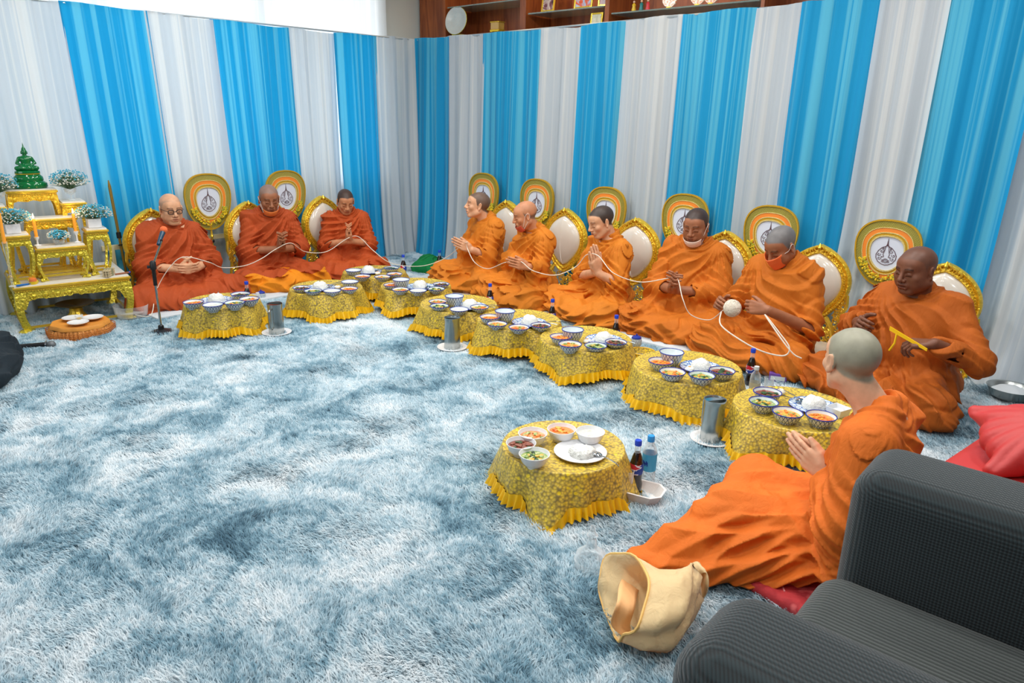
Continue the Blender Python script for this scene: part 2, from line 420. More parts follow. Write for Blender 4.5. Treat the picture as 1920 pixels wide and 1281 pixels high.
G().box((W(836), -.19, zs0-.03), (W(974), .165, zs0)).build('lower_shelf', woodm, cab, False)
G().box((W(987), -.19, zs0-.05), (W(1133), .165, zs0-.02)).build('lower_shelf', woodm, cab, False)
area('shelf_lamp', (sx0+W(910), SY+.1, z1+.4), .3, 2.5, (1,.75,.45)); area('shelf_lamp', (sx0+W(1060), SY+.1, z2+.35), .3, 2.5, (1,.75,.45)); area('shelf_lamp', (sx0+W(1290), SY+.1, z3+.35), .4, 2.5, (1,.75,.45))
# ornate plate standing on the lower shelf
pl = N('painted_plate'); co = pl.coord(); v = pl.voro(co, 60, 'F1', 'Color'); 
pl.set(col=pl.mix(.92, pl.ramp(pl.noise(co, 22, 4, 2.5), [(.35, lin((70,120,150))), (.46, lin((225,225,215))), (.56, lin((190,120,90))), (.7, lin((235,230,215)))]), lin((200,205,200))), rough=.25)
pt = empty('display_plate', (0,0,0), 0, 'painted ornate plate standing upright on the wooden shelf', 'plate')
prof = [(0,.006),(.06,.006),(.075,.016),(.115,.03),(.118,.027),(.077,.01),(.06,0),(0,0)]
G().lathe(prof[:4], 40).build('plate_face', pl.m, pt); G().lathe(prof[3:], 40).build('plate_back', MAT['gold_pale'], pt)
px_, py_ = PY(857, 38, SY+.02).x, 0
pt.location = (px_, SY+.03, PY(857, 40, SY+.02).z); pt.rotation_euler = (math.radians(82), 0, math.radians(10)); pt.scale = (1.15,)*3
G().box((-.05,-.02,-.118),(.05,.03,-.105)).build('plate_stand', MAT['gold_pale'], pt); pt.children[-1].rotation_euler = (-math.radians(82),0,0)
# little golden casket
cs = empty('glass_casket', (PY(930, 50, SY).x, SY+.02, zs0), 0, 'small gold and amber display box on the wooden shelf', 'box')
G().box((-.06,-.045,0),(.06,.045,.02),None,.003).build('base', MAT['gold'], cs, False)
gc = N('amber_glass'); gc.set(col=lin((230,180,90)), rough=.1, trans=.4); G().box((-.055,-.04,.02),(.055,.04,.085),None,.004).build('case', gc.m, cs, False)
g = G(); [g.ball(((i-2)*.018, (i % 2)*.012-.006, .03+.012*(i % 3)), .011, 8) for i in range(5)]; g.build('ornament', simple('red_gold_ornament', (190,90,20), .3, .5), cs)
G().box((-.06,-.045,.085),(.06,.045,.092),None,.002).build('lid', MAT['gold'], cs, False)
def picture(px, z, wd, ht, cols, label, lean=.12, rz=.0):
    e = empty('picture_frame', (PY(px, 20, SY).x, SY+.05, z), rz, label, 'picture frame')
    M_ = Matrix.Rotation(-lean, 4, 'X'); g = G()
    for lo, hi in (((-wd/2,-.008,0),(-wd/2+.014,.008,ht)),((wd/2-.014,-.008,0),(wd/2,.008,ht)),((-wd/2+.014,-.008,0),(wd/2-.014,.008,.014)),((-wd/2+.014,-.008,ht-.014),(wd/2-.014,.008,ht))): g.box(lo, hi, M_, .003)
    g.build('frame', MAT['gold_smooth'], e, False)
    m = N('picture_print'); m.set(col=m.ramp(m.noise(m.coord(), 14, 4, 1), [(.3+.12*i, lin(c)) for i, c in enumerate(cols)]), rough=.3)
    G().box((-wd/2+.014,-.002,.014),(wd/2-.014,.004,ht-.014), M_).build('picture', m.m, e, False)
    G().box((-.01,.008,0),(.01,.05,ht*.5), M_).build('easel_back', MAT['black'], e, False); return e
picture(1020, z2+.005, .15, .20, [(40,30,40),(120,70,80),(210,190,180),(90,60,60)], 'leftmost gold framed dark photograph on the glass shelf')
picture(1086, z2+.005, .20, .16, [(200,80,50),(215,95,60),(160,190,220),(190,210,230)], 'gold framed orange landscape picture on the glass shelf')
picture(1123, z2+.005, .09, .15, [(60,40,50),(150,90,90),(90,60,80)], 'small gold framed picture beside the shelf upright', rz=.2)
e = picture(1112, zs0-.018, .13, .115, [(180,170,130),(220,215,190),(190,185,160),(225,220,200)], 'cream framed certificate under the glass shelf')
for i, (px, c, l) in enumerate(((1182,(220,180,40),'tiny yellow robed figurine'),(1196,(30,120,120),'tiny teal robed figurine'),(1208,(200,50,60),'tiny red robed figurine'))):
    e = empty('figurine', (PY(px, 15, SY).x, SY+.05, z3+.005), .3, l+' on the long glass shelf', 'figurine')
    G().lathe([(.0,0),(.018,0),(.019,.01),(.013,.035),(.016,.05),(.006,.062),(0,.064)], 12).build('robe', simple('figurine_robe', c, .4), e)
    G().ball((0,0,.072), .010, 8).build('head', simple('figurine_skin', (220,180,150), .5), e)
for i, (px, l) in enumerate(((1247,'left painted porcelain plaque on the long glass shelf'),(1300,'middle painted porcelain plaque on the long glass shelf'),(1325,'right painted porcelain plaque on the long glass shelf'))):
    e = empty('porcelain_plaque', (PY(px, 10, SY).x, SY+.06, z3+.005), 0, l, 'ornament')
    m = N('plaque_glaze'); m.set(col=m.ramp(m.noise(m.coord(), 30, 3, 1), [(.4, lin((230,226,216))), (.5, lin((220,120,50))), (.6, lin((235,230,220)))]), rough=.3)
    G().prism([(.065*math.cos(a)*(1+.08*math.sin(6*a)), .075+.07*math.sin(a)*(1+.08*math.cos(5*a))) for a in [2*PI*k/28 for k in range(28)]], .012, Matrix.Rotation(-.15, 4, 'X')).build('plaque', m.m, e, False)
    G().box((-.02,-.01,0),(.02,.04,.012)).build('foot', MAT['gold_smooth'], e, False)
# ================================================================ CHAIRS
pearl = simple('pearl_leather', (222,214,200), .16, 0, .03, 4, coat=.5)
outl = [(0,.735),(.06,.712),(.12,.675),(.175,.625),(.215,.56),(.232,.49),(.225,.42),(.195,.35),(.15,.29),(.10,.235),(.05,.195),(0,.175)]
def make_chair():
    e = empty('floor_chair', (0,0,0))
    right = catmull([(x, 0, z) for x, z in outl], 4)
    path = [Vector((-p.x, 0, p.z)) for p in right[::-1]][:-1]+right[:-1]+[right[-1]]
    n = len(path); g = G(); V = []; F = []
    # moulded frame band swept along the outline (profile across the band)
    prof = [(.0,.018),(.008,.03),(.018,.026),(.026,.016),(.034,.028),(.046,.032),(.056,.022),(.062,.008)]
    cen = Vector((0,0,.47))
    for j, p in enumerate(path):
        t = (path[min(j+1,n-1)]-path[max(j-1,0)]).normalized(); nn = Vector((-t.z,0,t.x))
        if nn.dot(cen-p) < 0: nn = -nn
        ring = [p+nn*a+Vector((0,b,0)) for a, b in prof]+[p+nn*.062+Vector((0,-.02,0)), p+Vector((0,-.02,0))]
        V += ring
    k = len(prof)+2
    for j in range(n-1):
        for i in range(k): F.append((j*k+i, j*k+(i+1) % k, (j+1)*k+(i+1) % k, (j+1)*k+i))
    g.add(V, F)
    g.build('back_frame', MAT['gold'], e)
    g = G()                                # raised crest and beading
    for s in (-1, 1):
        for q in range(3):
            c0 = Vector((s*(.012+.03*q), .028, .715-.02*q))
            pts = [c0+Vector((s*.03*math.sin(a)*(1-a/7), .004, .022*math.cos(a)*(1-a/7)-.012)) for a in [m*.6 for m in range(9)]]
            g.tube(pts, [.008-.0006*m for m in range(9)], 6)
        for j in range(2, len(right)-2, 1):
            p = right[j]; g.ball((s*(p.x-.03 if p.x > .05 else p.x), .034, p.z-.012), .0065, 6)
    g.tube([(0,.03,.745),(0,.034,.715),(0,.03,.69)], [.004,.014,.006], 8)
    g.build('crest_carving', MAT['gold_smooth'], e)
    # pearly cushion
    inner = []
    for p in path:
        q = Vector((p.x*.78, 0, .47+(p.z-.47)*.77)); inner.append(q)
    g = G(); V = []; F = []; L = 8; m = len(inner); cc = Vector((0,0,.48))
    for a in range(L+1):
        t = a/L; s = math.cos(t*PI/2); h = math.sin(t*PI/2)
        for q in inner: V.append(cc+(q-cc)*s+Vector((0, .012+.062*h, 0)))
    for a in range(L):
        for i in range(m):
            kx = (i+1) % m; F.append((a*m+i, a*m+kx, (a+1)*m+kx, (a+1)*m+i))
    g.add(V, F); g.build('back_cushion', pearl, e, angle=3)
    g = G(); g.prism([(q.x*1.02, .47+(q.z-.47)*1.02) for q in inner], .03); g.build('back_board', MAT['gold_smooth'], e)
    # filigree apron below the frame: scrolls of gold
    r = random.Random(3); g = G()
    for s in (-1, 1):
        g.tube(catmull([(s*.10,.01,.235),(s*.15,.01,.17),(s*.17,.01,.10),(s*.185,.01,.02)], 5), [.017]*16, 6)
        g.tube(catmull([(s*.225,.01,.41),(s*.23,.01,.33),(s*.2,.01,.25),(s*.215,.01,.14),(s*.225,.01,.02)], 5), [.013]*21, 6)
        for q in range(64):
            z = r.uniform(.03,.38); x = s*(r.uniform(.10,.20) if z < .22 else r.uniform(.17,.21)); a0 = r.uniform(0,6.3); R = r.uniform(.014,.03)
            pts = [(x+R*(1-.12*m)*math.cos(a0+m*.75), .012+.004*math.sin(m), z+R*(1-.12*m)*math.sin(a0+m*.75)*1.2) for m in range(7)]
            g.tube(pts, [.0065-.0005*m for m in range(7)], 5)
    for q in range(50):
        z = r.uniform(.04,.17); x = r.uniform(-.12,.12); a0 = r.uniform(0,6.3); R = r.uniform(.016,.03)
        g.tube([(x+R*(1-.12*m)*math.cos(a0+m*.75), .012, z+R*(1-.12*m)*math.sin(a0+m*.75)) for m in range(7)], [.006-.0005*m for m in range(7)], 5)
    g.box((-.19,-.008,.0),(.19,.018,.035)); g.build('filigree_apron', MAT['gold_smooth'], e)
    g = G(); g.box((-.23,.02,.0),(.23,.44,.035), None, .01); g.build('seat_frame', MAT['gold'], e)
    g = G(); g.box((-.21,.035,.033),(.21,.43,.065), None, .02); g.build('seat_cushion', pearl, e)
    return e
CH0 = make_chair(); used = [False]
def place_chair(x, y, rz, label, s=1.0, lean=.12):
    o = CH0 if not used[0] else dup(CH0)
    used[0] = True; o.location = (x, y, 0); o.rotation_euler = (-lean*0, 0, rz); o.scale = (s,)*3
    tag(o, label, 'chair', 'gold framed floor chairs'); return o
# local +y is the front of the chair
CHL = [(2.28,'gold floor chair with pearly cushion behind the person in black glasses'),(3.10,'gold floor chair behind the person with an orange mask under the chin'),(3.85,'gold floor chair behind the third person from the altar')]
for y, l in CHL: place_chair(XD+.27, y, -PI/2+.12, l)
CHR = [(-4.66,.74,'gold floor chair nearest the room corner in the right row'),(-3.96,.735,'gold floor chair behind the bald person, second in the right row'),(-3.23,.73,'gold floor chair behind the third person of the right row'),
       (-2.45,.72,'gold floor chair right of the person with a white mask under the chin'),(-1.76,.71,'gold floor chair right of the person holding the ball of thread'),(-1.0,.70,'gold floor chair at the right end, behind the heavy-set person')]
for x, z, l in CHR: place_chair(x, 4.97, PI, l, z/.735)

# ================================================================ CEREMONIAL FANS
weave = N('woven_green_gold'); co = weave.coord()
wv = weave.n('ShaderNodeTexWave', wave_type='BANDS', bands_direction='DIAGONAL'); wv.inputs['Scale'].default_value = 55; wv.inputs['Distortion'].default_value = 1.5; weave.l(co, wv.inputs['Vector'])
weave.set(col=weave.ramp(wv.outputs['Fac'], [(.3, lin((120,116,40))), (.7, lin((186,172,78)))]), rough=.5, metal=.25); weave.bump(wv.outputs['Fac'], .5, .003); weave = weave.m
yedge = simple('yellow_edging', (204,160,30), .4, .3, .15, 60, .4, 200)
orangeb = simple('orange_satin_band', (238,138,48), .4)
creamb = gold('cream_gold_braid', (226,206,130), (170,140,60), 150, .6, .003, .4, .3)
whitec = simple('white_satin', (214,222,236), .45)
ink = simple('dark_maroon_print', (92,64,72), .6)
leafy = simple('yellow_petals', (232,196,30), .5, 0, .2, 40)
leafo = simple('olive_petals', (176,170,50), .5, 0, .2, 40)
def fan_outline(a, b, n=40, drop=.0):
    out = []
    for i in range(n):
        t = 2*PI*i/n; c, s = math.cos(t), math.sin(t)
        x = a*abs(c)**.82*(1 if c > 0 else -1); z = b*abs(s)**.82*(1 if s > 0 else -1)
        x *= 1 + .14*z/b - .04*(z/b)**2 - (.10 if z < 0 else 0)*(z/b)**2
        out.append((x, z))
    return out
def make_fan():
    e = empty('ceremonial_fan', (0,0,0)); zc = .73
    def ring(sc0, sc1, y, th, m, name, lift=0):
        o1 = [(x*sc0, z*sc0) for x, z in fan_outline(.2,.235)]; o2 = [(x*sc1, z*sc1+lift) for x, z in fan_outline(.2,.235)]; n = len(o1); V = []; F = []
        for o, yy in ((o1, y), (o1, y-th), (o2, y-th), (o2, y)): V += [(x, yy, zc+z) for x, z in o]
        for i in range(n):
            k = (i+1) % n
            for q in range(4): F.append((q*n+i, q*n+k, ((q+1) % 4)*n+k, ((q+1) % 4)*n+i))
        return G().add(V, F).build(name, m, e, angle=.9)
    ring(1, .955, .010, .02, yedge, 'fan_edging'); ring(.956, .77, .004, .008, weave, 'woven_border'); ring(.772, .75, .009, .012, creamb, 'outer_braid')
    ring(.752, .63, .006, .01, orangeb, 'orange_band'); ring(.632, .60, .010, .012, creamb, 'middle_braid'); ring(.602, .50, .007, .01, yedge, 'inner_band'); ring(.54,.50,.012,.006,creamb,'inner_braid')
    G().prism([(x*.51, zc+z*.51) for x, z in fan_outline(.2,.235)], .008).build('emblem_panel', whitec, e, False)
    g = G(); y = .006; Q = T(0, 0, zc-.005, 0, 0, 0, 1)
    def line(pts, r=.0016): g.tube([(x, y, z) for x, z in pts], r, 4, Q)
    for s in (-1, 1):
        line([(0,.1),(s*.003,.07),(s*.010,.05),(s*.014,.02),(s*.02,.0),(s*.014,-.018),(s*.03,-.02)], .0022)
        line([(s*.002,.06),(s*.03,.045),(s*.05,.022),(s*.062,-.006),(s*.06,-.03),(s*.045,-.055),(s*.02,-.07),(0,-.074)], .0024)
        for cx, cz, R in ((.03,.02,.014),(.045,-.005,.013),(.04,-.03,.014),(.02,-.05,.011),(.024,.038,.008)):
            line([(s*(cx+R*(1-m*.11)*math.cos(m*.9+cx*60)), cz+R*(1-m*.11)*math.sin(m*.9+cx*60)) for m in range(9)], .0016)
    line([(.016*math.cos(a), -.045+.014*math.sin(a)) for a in [k*.55 for k in range(13)]], .0017); line([(.008*math.cos(a), -.045+.007*math.sin(a)) for a in [k*.7 for k in range(10)]], .0015)
    g.tube([(0,y,.115),(0,y,.09),(0,y,.06)], [.0008,.003,.0045], 5, Q)
    g.build('emblem', ink, e)
    r = random.Random(5); g = G(); g2 = G()
    for k in range(120):
        t = -PI/2+r.uniform(-1.25,1.25); rad = r.uniform(.66,.82); x = .2*rad*math.cos(t); z = .235*rad*math.sin(t)
        (g if k % 3 else g2).ball((x, .014+r.uniform(0,.012), zc+z), (r.uniform(.005,.011), .004, r.uniform(.005,.011)), 5)
    for k in range(40):
        t = -PI/2+r.choice((-1,1))*r.uniform(.9,1.3); rad = r.uniform(.62,.85); (g if k % 2 else g2).ball((.2*rad*math.cos(t), .02, zc+.235*rad*math.sin(t)), (.009,.006,.009), 5)
    g.build('flower_garland', leafy, e); g2.build('garland_leaves', leafo, e)
    g = G(); g.lathe([(.0,.0),(.07,0),(.07,.012),(.02,.022),(.012,.04),(.010,.3),(.013,.31),(.009,.33),(.009,.43),(.016,.44),(.010,.455),(.008,.5),(.012,.51),(.007,.53),(.007,.56)], 12)
    g.build('pole', MAT['gold_smooth'], e); g = G(); g.lathe([(.015,.385),(.018,.39),(.018,.405),(.015,.41)], 12); g.build('clip', MAT['black'], e)
    return e
FAN0 = make_fan(); fu = [False]
def place_fan(x, y, ztop, rz, label):
    o = FAN0 if not fu[0] else dup(FAN0); fu[0] = True
    o.location = (x, y, 0); o.rotation_euler = (0,0,rz); o.scale = (1,1,ztop/.965); tag(o, label, 'ceremonial fan', 'round ceremonial fans on poles')
for y, z, l in ((2.82,.977,'round ceremonial fan between the first and second gold chairs from the altar'),(3.558,.975,'round ceremonial fan behind the person with an orange chin mask')):
    place_fan(-6.15, y, z, -PI/2, l)
for x, z, l in ((-5.11,.956,'round ceremonial fan nearest the room corner, behind the first head of the right row'),(-4.415,.949,'round ceremonial fan behind the bald second person of the right row'),(-3.635,.938,'round ceremonial fan behind the third person of the right row'),
                (-2.88,.944,'round ceremonial fan behind the person with a white mask under the chin'),(-2.18,.921,'round ceremonial fan behind the person wearing an orange mask'),(-1.387,.905,'round ceremonial fan left of the heavy-set person, its printed emblem fully in view')):
    place_fan(x, 5.1, z, PI, l)
beige = simple('beige_bar', (206,196,160), .5)
def bar(a, b, label):
    e = empty('fan_rack', a, 0, label, 'rack'); d = Vector(b)-Vector(a); L = d.length; M_ = d.to_track_quat('X','Z').to_matrix().to_4x4()
    G().box((0,-.012,-.02),(L,.012,.02), M_, .003).build('crossbar', beige, e, False)
    for t in (.03, .5, .97):
        G().box((L*t-.015,-.03,-a[2]),(L*t+.015,-.012,.02), M_, .003).build('post', beige, e, False)
bar((-6.2, 1.95, .43), (-6.2, 4.3, .43), 'low beige rack bar running behind the three chairs on the left')
e = empty('leaning_pole', (0,0,0), 0, 'dark gilt ceremonial pole leaning between the altar and the first chair', 'pole')
a, b = PX(203, 338, -6.24), PX(243, 545, -6.1)
a.z = max(a.z, 0); b2 = a+(b-a)*1.0
k_ = (0.0-a.z)/(b.z-a.z); b2 = a+(b-a)*k_
G().tube([a, a.lerp(b2,.05), a.lerp(b2,.35), b2], [.004,.012,.011,.010], 8).build('shaft', simple('dark_gilt', (150,118,50), .35, .6), e)
G().tube([a.lerp(b2,.42), a.lerp(b2,.47)], .018, 10).build('collar', MAT['black'], e); G().tube([a.lerp(b2,.52), a.lerp(b2,.53)], .018, 10).build('collar', MAT['black'], e)
# green cloth heap, seat mats --------------------------------------
matw = simple('white_seat_mat', (206,212,216), .8, 0, .04, 6, .4, 60)
def mat_strip(lo, hi, label):
    g = G(); g.box(lo, hi, None, .012); return tag(g.build('seat_mat', matw), label, 'mat')
mat_strip((-6.2,1.98,.004),(-5.36,4.3,.03), 'long white mat under the three people on the left')
mat_strip((-5.2,4.12,.004),(-.95,4.95,.03), 'long white mat under the right row of people')

# ================================================================ TABLES, CLOTHS, DISHES
bamboo = simple('bamboo', (160,122,60), .5, 0, .25, 20, .3, 50)
laceN = N('gold_lace'); co = laceN.coord()
v1 = laceN.voro(co, 85, 'F1'); v2 = laceN.voro(co, 34, 'F1', 'Distance'); v3 = laceN.noise(co, 9, 3)
base = laceN.ramp(v1, [(.15, lin((238,204,70))), (.45, lin((206,174,66))), (.85, lin((140,120,62)))])
sq = laceN.ramp(v2, [(.18, (1,1,1)), (.30, (0,0,0))])
big = laceN.ramp(v3, [(.42, (0,0,0)), (.56, (.85,.85,.85))])
laceN.set(col=laceN.mix(laceN.mix(1.0, sq, big, 'MULTIPLY'), base, lin((252,216,30))), rough=.42, metal=.0)
laceN.bump(v1, .55, .004); lace = laceN.m
ruf = simple('yellow_satin_ruffle', (252,188,8), .42, 0, .18, 30, .2, 60)
TZ = .20
def make_table():
    e = empty('bamboo_table', (0,0,0)); R = .262
    g = G(); g.lathe([(0,TZ-.03),(R-.012,TZ-.03),(R,TZ-.026),(R,TZ-.002),(R-.008,TZ),(R-.014,TZ-.008),(0,TZ-.008)], 40); g.build('tray_top', bamboo, e)
    for q in range(6):
        a = q*PI/3; G().tube([(.225*math.cos(a),.225*math.sin(a),TZ-.03),(.215*math.cos(a),.215*math.sin(a),.0)], .011, 7).build('leg', bamboo, e)
    for z in (.012, .06):
        G().tube([(.226*math.cos(a),.226*math.sin(a),z) for a in [2*PI*k/36 for k in range(36)]], .008, 6, closed=True).build('hoop', bamboo, e)
    return e
def cloth(seed, loc, label, square=.35, drop0=.135, cor=0.0, flare=.05, R=.272, grp='yellow lace cloths over the round tables'):
    """lace cloth: flat top, rolled rim, waving skirt; ruffle sewn to the hem"""
    e = empty('lace_tablecloth', loc, 0, label, 'tablecloth', grp); r = random.Random(seed); n = 180
    ph = [r.uniform(0, 6.3) for _ in range(6)]; kk = [4, 7, 11, 17]
    def wob(a): return sum(math.sin(k*a+ph[i])*am for i, (k, am) in enumerate(zip(kk, (.9,1,.7,.35))))
    def hem(a):   # cloth corners hang lower
        c = max(0, math.cos(4*(a-cor)))**1.5*.6+max(0, math.cos(4*(a-cor)))*.4
        return drop0*(.78+square*c*.75)
    V = []; top = [(0,.001),(.5,.001),(.85,.001),(.955,.006),(.985,.010),(1.0,.006),(1.012,-.008)]
    rows = []
    for s, z in top: rows.append([(R*s*math.cos(2*PI*i/n), R*s*math.sin(2*PI*i/n), TZ+z) for i in range(n)])
    m = 9
    def pt(a, t, ex=0):
        c = max(0, math.cos(4*(a-cor)))
        w = wob(a); rr = R*1.012 + t**.8*flare*(.30+.7*c) + t*(.014*w) + ex; z = TZ-.008-hem(a)*t
        return (rr*math.cos(a), rr*math.sin(a), max(.012, z))
    for j in range(1, m+1): rows.append([pt(2*PI*i/n, j/m) for i in range(n)])
    V = [p for row in rows for p in row]; F = []
    for j in range(len(rows)-1):
        for i in range(n): F.append((j*n+i, j*n+(i+1) % n, (j+1)*n+(i+1) % n, (j+1)*n+i))
    mesh_obj('lace', np.array(V), np.array(F), lace, e)
    n2 = 480; V = []; F = []
    for j in range(4):
        t = j/3
        for i in range(n2):
            a = 2*PI*i/n2; x, y, z = pt(a, 1, .001); pr = math.hypot(x, y); pl = math.sin(a*62+2*math.sin(a*5+seed))*.011*(t+.25)+math.sin(a*23)*.006*t
            rr = pr+.004+.012*t+pl; z2 = max(.006+.006*math.sin(a*31), z+.004-.048*t+.004*math.sin(a*9))
            V.append((rr*math.cos(a), rr*math.sin(a), z2 if j else z+.006))
    for j in range(3):
        for i in range(n2): F.append((j*n2+i, j*n2+(i+1) % n2, (j+1)*n2+(i+1) % n2, (j+1)*n2+i))
    mesh_obj('ruffle', np.array(V), np.array(F), ruf, e); return e
# porcelain
por = N('blue_white_porcelain'); co = por.coord(); sp = por.n('ShaderNodeSeparateXYZ'); por.l(co, sp.inputs[0])
ang = por.math('ARCTAN2', sp.outputs[1], sp.outputs[0]); u = por.math('PINGPONG', por.math('MULTIPLY', ang, 20/(2*PI)*1.0), .5)
zz = por.math('MULTIPLY', sp.outputs[2], 30)
def zig(off):
    d = por.math('ABSOLUTE', por.math('SUBTRACT', por.math('FRACT', por.math('ADD', por.math('ADD', zz, u), off)), .5))
    return por.math('LESS_THAN', d, .10)
ln = por.math('MAXIMUM', zig(0), por.math('LESS_THAN', por.math('ABSOLUTE', por.math('SUBTRACT', por.math('FRACT', por.math('SUBTRACT', zz, u)), .5)), .08))
por.set(col=por.mix(ln, lin((206,214,216)), lin((58,80,122))), rough=.22); por = por.m
plp = N('blue_white_plate'); co = plp.coord(); v = plp.voro(co, 42, 'DISTANCE_TO_EDGE')
plp.set(col=plp.mix(plp.math('LESS_THAN', v, .09), lin((216,226,234)), lin((70,110,178))), rough=.22); plp = plp.m
rimb = simple('cobalt_rim', (28,52,150), .25)
glaze = simple('pale_glaze', (222,230,230), .2)
FOOD = {}
def food_mat(k, cols, scale=60, rough=.3):
    m = N('food_'+k); m.set(col=m.ramp(m.noise(m.coord('Object'), scale, 3, .8), [(.3+.4*i/(len(cols)-1), lin(c)) for i, c in enumerate(cols)]), rough=rough); m.bump(m.noise(m.coord('Object'), scale*1.5, 3), .6, .004); FOOD[k] = m.m
food_mat('orange curry', [(214,110,40),(238,150,70),(226,90,40)]); food_mat('yellow curry', [(226,160,40),(240,186,80),(214,110,50)]); food_mat('green vegetables', [(60,120,50),(150,170,90),(214,206,160)])
food_mat('mixed salad', [(230,190,130),(220,120,70),(110,140,60)]); food_mat('browned meat', [(90,48,34),(150,84,64),(120,60,46)], 40, .4); food_mat('dark greens', [(30,56,34),(60,90,50),(24,44,30)], 40); food_mat('clear soup', [(206,206,190),(226,224,210),(190,190,176)])
chunk = {'orange curry': ('yellow curry','orange curry'), 'yellow curry': ('orange curry','green vegetables'), 'green vegetables': ('dark greens','yellow curry','green vegetables'), 'mixed salad': ('green vegetables','orange curry'), 'browned meat': ('browned meat','dark greens'), 'clear soup': ()}
def make_bowl(kind, food, pale=False, sc=1.0):
    """kinds: deep, tall, plain"""
    R, Hh = {'deep': (.066,.050), 'tall': (.066,.078), 'plain': (.060,.055), 'low': (.064,.036)}[kind]
    e = empty('bowl', (0,0,0)); body = MAT['plainwhite'] if kind == 'plain' else por
    G().lathe([(0,.002),(R*.5,.0),(R*.52,.006),(R*.6,.010),(R*.82,Hh*.45),(R,Hh)], 32).build('bowl_body', body, e)
    G().lathe([(R,Hh),(R*.96,Hh),(R*.8,Hh*.5),(R*.55,.014),(0,.012)], 32).build('inner_glaze', glaze if kind != 'plain' else MAT['plainwhite'], e)
    G().tube([(R*.985*math.cos(a), R*.985*math.sin(a), Hh) for a in [2*PI*k/32 for k in range(32)]], .0026 if kind != 'plain' else .0016, 6, closed=True).build('rim', rimb if kind != 'plain' else MAT['plainwhite'], e)
    if food:
        zf = Hh*.74; r = random.Random(hash_(food+kind)); rr = R*.9; V = [(0,0,zf+.004)]; F = []; n = 24
        for j in range(1, 5):
            for i in range(n):
                a = 2*PI*i/n; V.append((rr*j/4*math.cos(a), rr*j/4*math.sin(a), zf+(.003*r.random() if j < 4 else 0)))
        for i in range(n): F.append((0, 1+i, 1+(i+1) % n))
        for j in range(3):
            for i in range(n): F.append((1+j*n+i, 1+(j+1)*n+i, 1+(j+1)*n+(i+1) % n, 1+j*n+(i+1) % n))
        G().add(V, F).build('food', FOOD[food], e)
        cs_ = chunk[food]
        for q, ck in enumerate(cs_):
            g = G()
            for k in range(7 if food != 'browned meat' else 9):
                a = r.uniform(0, 6.3); d = rr*.72*math.sqrt(r.random())
                s1 = r.uniform(.006,.012); g.ball((d*math.cos(a), d*math.sin(a), zf+.004), (s1*r.uniform(.7,1.6), s1, s1*.6), 6)
            tag(g.build('garnish', FOOD[ck], e), kind='stuff')
    return e
def hash_(s): return sum(ord(c)*(i+3) for i, c in enumerate(s))
BOWLS = {}
def bowl(px, py, kind, food, label, grp='bowls of food on the round tables', z0=TZ+.002):
    Hh = {'deep': .050, 'tall': .078, 'plain': .055, 'low': .036}[kind]
    p = P(px, py, z0+Hh)
    k = (kind, food)
    if k not in BOWLS: BOWLS[k] = make_bowl(kind, food); o = BOWLS[k]
    else: o = dup(BOWLS[k])
    o.location = (p.x, p.y, z0); o.rotation_euler = (0,0,(px*7.3) % 6.28)
    return tag(o, label, 'bowl', grp)
ricem = simple('steamed_rice', (236,236,230), .6, 0, .03, 200, .9, 190, bd=.006, sss=.0)
def grain_mound(name, R, H, mat, seed, n=40, jit=.07):
    r = random.Random(seed); V = [(0,0,H)]; F = []; m = 12
    for j in range(1, m+1):
        t = j/m*PI/2
        for i in range(n):
            a = 2*PI*i/n; q = 1+r.uniform(-jit,jit)*(1 if j < m else .5)+.06*math.sin(3*a+seed)
            V.append((R*math.sin(t)**.8*math.cos(a)*q, R*math.sin(t)**.8*math.sin(a)*q, max(0, H*math.cos(t)*q)))
    for i in range(n): F.append((0, 1+i, 1+(i+1) % n))
    for j in range(m-1):
        for i in range(n): F.append((1+j*n+i, 1+(j+1)*n+i, 1+(j+1)*n+(i+1) % n, 1+j*n+(i+1) % n))
    return mesh_obj(name, V, F, mat)
def make_plate(mat=None, R=.112, rim=rimb):
    e = empty('plate', (0,0,0)); G().lathe([(0,0),(R*.55,0),(R*.62,.003),(R,.014),(R,.017),(R*.6,.007),(0,.005)], 40).build('plate_body', mat or plp, e)
    G().tube([(R*math.cos(a), R*math.sin(a), .0155) for a in [2*PI*k/40 for k in range(40)]], .0018, 5, closed=True).build('rim', rim, e); return e
PL0 = make_plate(); plu = [False]
def make_spoon():
    e = empty('spoon', (0,0,0))
    G().ball((0,.0,.004), (.017,.025,.004), 12).build('spoon_bowl', MAT['chrome'], e)
    G().tube(catmull([(0,.022,.005),(0,.06,.014),(0,.11,.018),(0,.14,.016)], 4), [.0028]*13, 6).build('handle', MAT['chrome'], e); return e
SP0 = make_spoon(); spu = [False]
def make_fork():
    e = empty('fork', (0,0,0)); g = G(); g.box((-.011,-.005,.002),(.011,.018,.005),None,.001)
    for k in range(4): g.box((-.0105+k*.006,-.034,.002),(-.0105+k*.006+.003,-.004,.004))
    g.build('tines', MAT['chrome'], e); G().tube(catmull([(0,.016,.004),(0,.06,.012),(0,.11,.016),(0,.14,.014)], 4), [.0026]*13, 6).build('handle', MAT['chrome'], e); return e
FK0 = make_fork(); fku = [False]
eggw = simple('egg_white', (240,236,224), .35); eggy = simple('egg_yolk', (240,160,50), .4)
def make_egg():
    e = empty('boiled_egg', (0,0,0)); G().ball((0,0,.012), (.022,.027,.014), 14).build('egg_white', eggw, e); G().ball((0,0,.019), (.012,.012,.009), 10).build('yolk', eggy, e); return e
EG0 = make_egg(); egu = [False]
